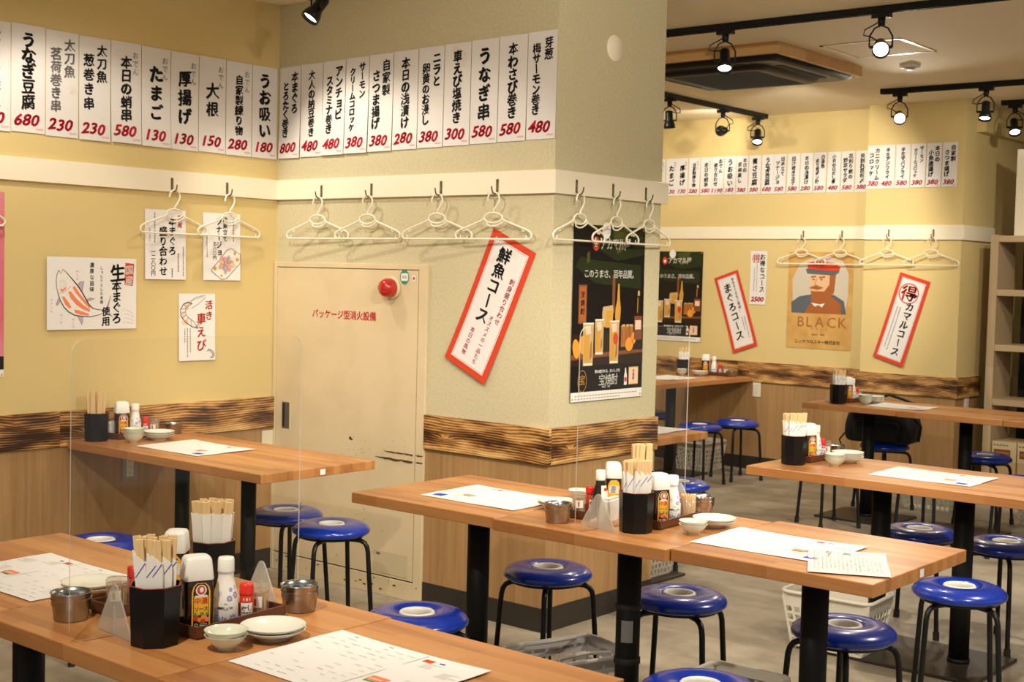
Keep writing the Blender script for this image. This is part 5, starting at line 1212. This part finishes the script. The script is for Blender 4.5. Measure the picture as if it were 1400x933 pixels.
# acrylic dividers
def divider(loc, rz, L, label, f2=.10):
    t = thing('acrylic_divider', label, 'divider', loc, rz); H, r, th = .614, .03, .004; k = MB()
    pts = []
    for cx, cz, a0 in ((L-r, H-r, 0), (r, H-r, PI/2), (r, r, PI), (L-r, r, 1.5*PI)):
        for i in range(7): pts.append((cx+r*math.cos(a0+PI/12*i), cz+r*math.sin(a0+PI/12*i)))
    n = len(pts); vs = [(a, -th/2, b) for a, b in pts]+[(a, th/2, b) for a, b in pts]
    k.m('acrylic').add(vs, [tuple(range(n)), tuple(range(n, 2*n))[::-1]], False); k.m('edge').add(vs, [(i, n+i, n+(i+1) % n, (i+1) % n) for i in range(n)], False); k.build('panel', t)
    for x in (.10, L-f2):
        f = MB().m('frost'); P = [(-.068, .004), (-.064, 0), (.064, 0), (.068, .004), (.067, .010), (.012, .100), (.005, .106), (-.005, .106), (-.012, .100), (-.067, .010)]
        n = len(P); vs = [(x-.0018, a, b) for a, b in P]+[(x+.0018, a, b) for a, b in P]
        f.add(vs, [tuple(range(n)), tuple(range(n, 2*n))[::-1]], False); f.m('edge').add(vs, [(i, (i+1) % n, n+(i+1) % n, n+i) for i in range(n)], False)
        f.box((x-.0022, -.0022, .0), (x+.0022, .0022, .062)); f.build('foot', t)
    return t
divider((1.046, -2.876, TZ), PI/2-.09, .56, 'clear acrylic divider with frosted feet standing on the nearest table')
divider((1.046, -1.192, TZ), PI/2-.11, .515, 'clear acrylic divider with frosted feet standing on the middle table', .027)

# menu sheets
def menu(x0, y0, label, rz=0, flip=False, w=.415, h=.302, z=TZ):
    r = random.Random(int(x0*100)+9)
    cy = lambda x, y: .0012+.0035*abs(math.sin(x*7.5+y*4))*(abs(x-w/2)/w*2)**2+.0012*math.sin(y*20+x*3)**2
    b = MB().m('menu').sheet(0, 0, w, h, cy, 14, 10, .0004)
    g = lambda x: (w-x) if flip else x
    def q(a, c, d, e, mt, z=.0006):
        xa, xb = sorted((g(a), g(d))); n = max(1, int((xb-xa)/.03)); b.m(mt)
        for i in range(n): u, v = xa+(xb-xa)*i/n, xa+(xb-xa)*(i+1)/n; b.quad(u, c, v, e, z, cy)
    sp = w*.62
    q(sp, .006, sp+.0012, h-.006, 'slate')
    for col in range(7):
        x = .02+col*.034
        for row in range(12):
            if r.random() < .6: y = .02+row*.0225; q(x, y, x+r.uniform(.012, .024), y+.0022, 'rule' if r.random() < .85 else 'greyprint')
        q(x, h-.018, x+.012, h-.014, 'paleink') if col % 3 == 1 else None
    for (a, c) in ((sp+.03, .23), (sp+.08, .12), (sp+.03, .06), (sp+.10, .20)):
        for i in range(5): q(a, c+i*.007, a+r.uniform(.025, .05), c+i*.007+.0014, 'greyprint')
    q(sp+.085, .028, sp+.128, .066, 'blueink'); q(sp+.105, .045, sp+.128, .056, 'slate', .0009); q(sp+.012, .108, sp+.058, .132, 'salmon'); q(sp+.016, .112, sp+.05, .118, 'peach', .0009); q(sp+.015, .098, sp+.05, .106, 'greenink')
    q(sp+.012, .262, sp+.036, .278, 'vermil'); q(sp+.05, .27, sp+.064, .276, 'blueink')
    o = b.build('menu_sheet', loc=(x0, y0, z), rot=(0, 0, rz)); return tag(o, label, 'menu')
menu(.275, -2.752, 'printed menu sheet on the first table of the nearest row', 0, True)
menu(1.366, -2.730, 'printed menu sheet on the nearest row, beside the round white plates', .0)
menu(.272, -1.050, 'printed menu sheet on the table before the green pillar', 0, True)
menu(1.362, -1.056, 'printed menu sheet on the middle row, partly beside the handwritten sheet', .02)
menu(1.125, .640, 'printed menu sheet on the long two-pole table', .0)
menu(-.185, 3.43, 'printed menu sheet on the far row tables', .02, False, .36, .29)
menu(-1.385, -1.05, 'printed menu sheet on the alcove table', .0)
menu(-.60, 1.10, 'printed menu sheet on the table half hidden by the pillar', .0, True)
menu(-2.33, 4.06, 'printed menu sheet on the far corner table', .0, False, .30, .42)
# handwritten A4 sheet, one corner over the table end
cy = lambda x, y: .002+.004*math.sin(y*14+.6)**2
b = MB().m('paper').sheet(0, 0, .212, .297, cy, 4, 12, .0004); r = random.Random(21)
b.m('greyprint')
for i in range(17):
    x = .016+i*.0108; y = .275 if i not in (3, 4, 5, 8) else .19; lo = .02+r.uniform(0, .03)
    while y > lo:
        L = r.uniform(.003, .006); b.quad(x, y-L, x+.0012+r.uniform(0, .003), y, .0006, cy) if r.random() < .75 else None; y -= L+.0045
b.m('paleink')
for i, s_ in enumerate('おでん'): b.glyph(s_, .056, .265-i*.024, .022, 0, 0, .2, 1, .0008, cy)
b.glyph('魚', .105, .255, .024, 0, 0, .2, 1, .0008, cy)
tag(b.build('handwritten_sheet', loc=(1.800, -1.176, TZ+.001), rot=(0, 0, .47)), 'handwritten white sheet lying over the table corner near the blue stools', 'paper sheet')

# ------------------------------------------------------------------ black bag on its stool
bg = thing('shoulder_bag', 'black nylon bag lying on a stool behind the far row', 'bag', (-.34, 4.05, .450), .15)
k = MB().m('bag'); r = random.Random(8)
k.loft([(0, .20, .13, .05), (.01, .225, .15, .06), (.08, .235, .155, .07), (.16, .225, .14, .07), (.22, .20, .11, .06), (.245, .16, .08, .05)], 6); o = k.build('body', bg); sb = o.modifiers.new('soft', 'SUBSURF'); sb.levels = sb.render_levels = 1
k = MB().m('bag'); k.loft([(.02, .14, .02, .018), (.03, .15, .03, .02), (.12, .15, .03, .02), (.14, .13, .018, .015)], 5, (0, -.155, 0)); k.build('front_pocket', bg)
k = MB().m('bag'); k.smooth = True; k.tube([(-.1, 0, .235), (-.06, 0, .28), (.03, .01, .31), (.12, .02, .285), (.25, .03, .24)], .009, 8); k.tube([(.2, -.05, .20), (.262, -.06, .12), (.25, -.06, .02)], .010, 8); k.build('strap', bg)
k = MB().m('bag'); k.tube([(-.225, -.1, .05), (-.26, -.11, .0), (-.245, -.115, -.03)], .006, 6); k.build('loose_strap', bg)
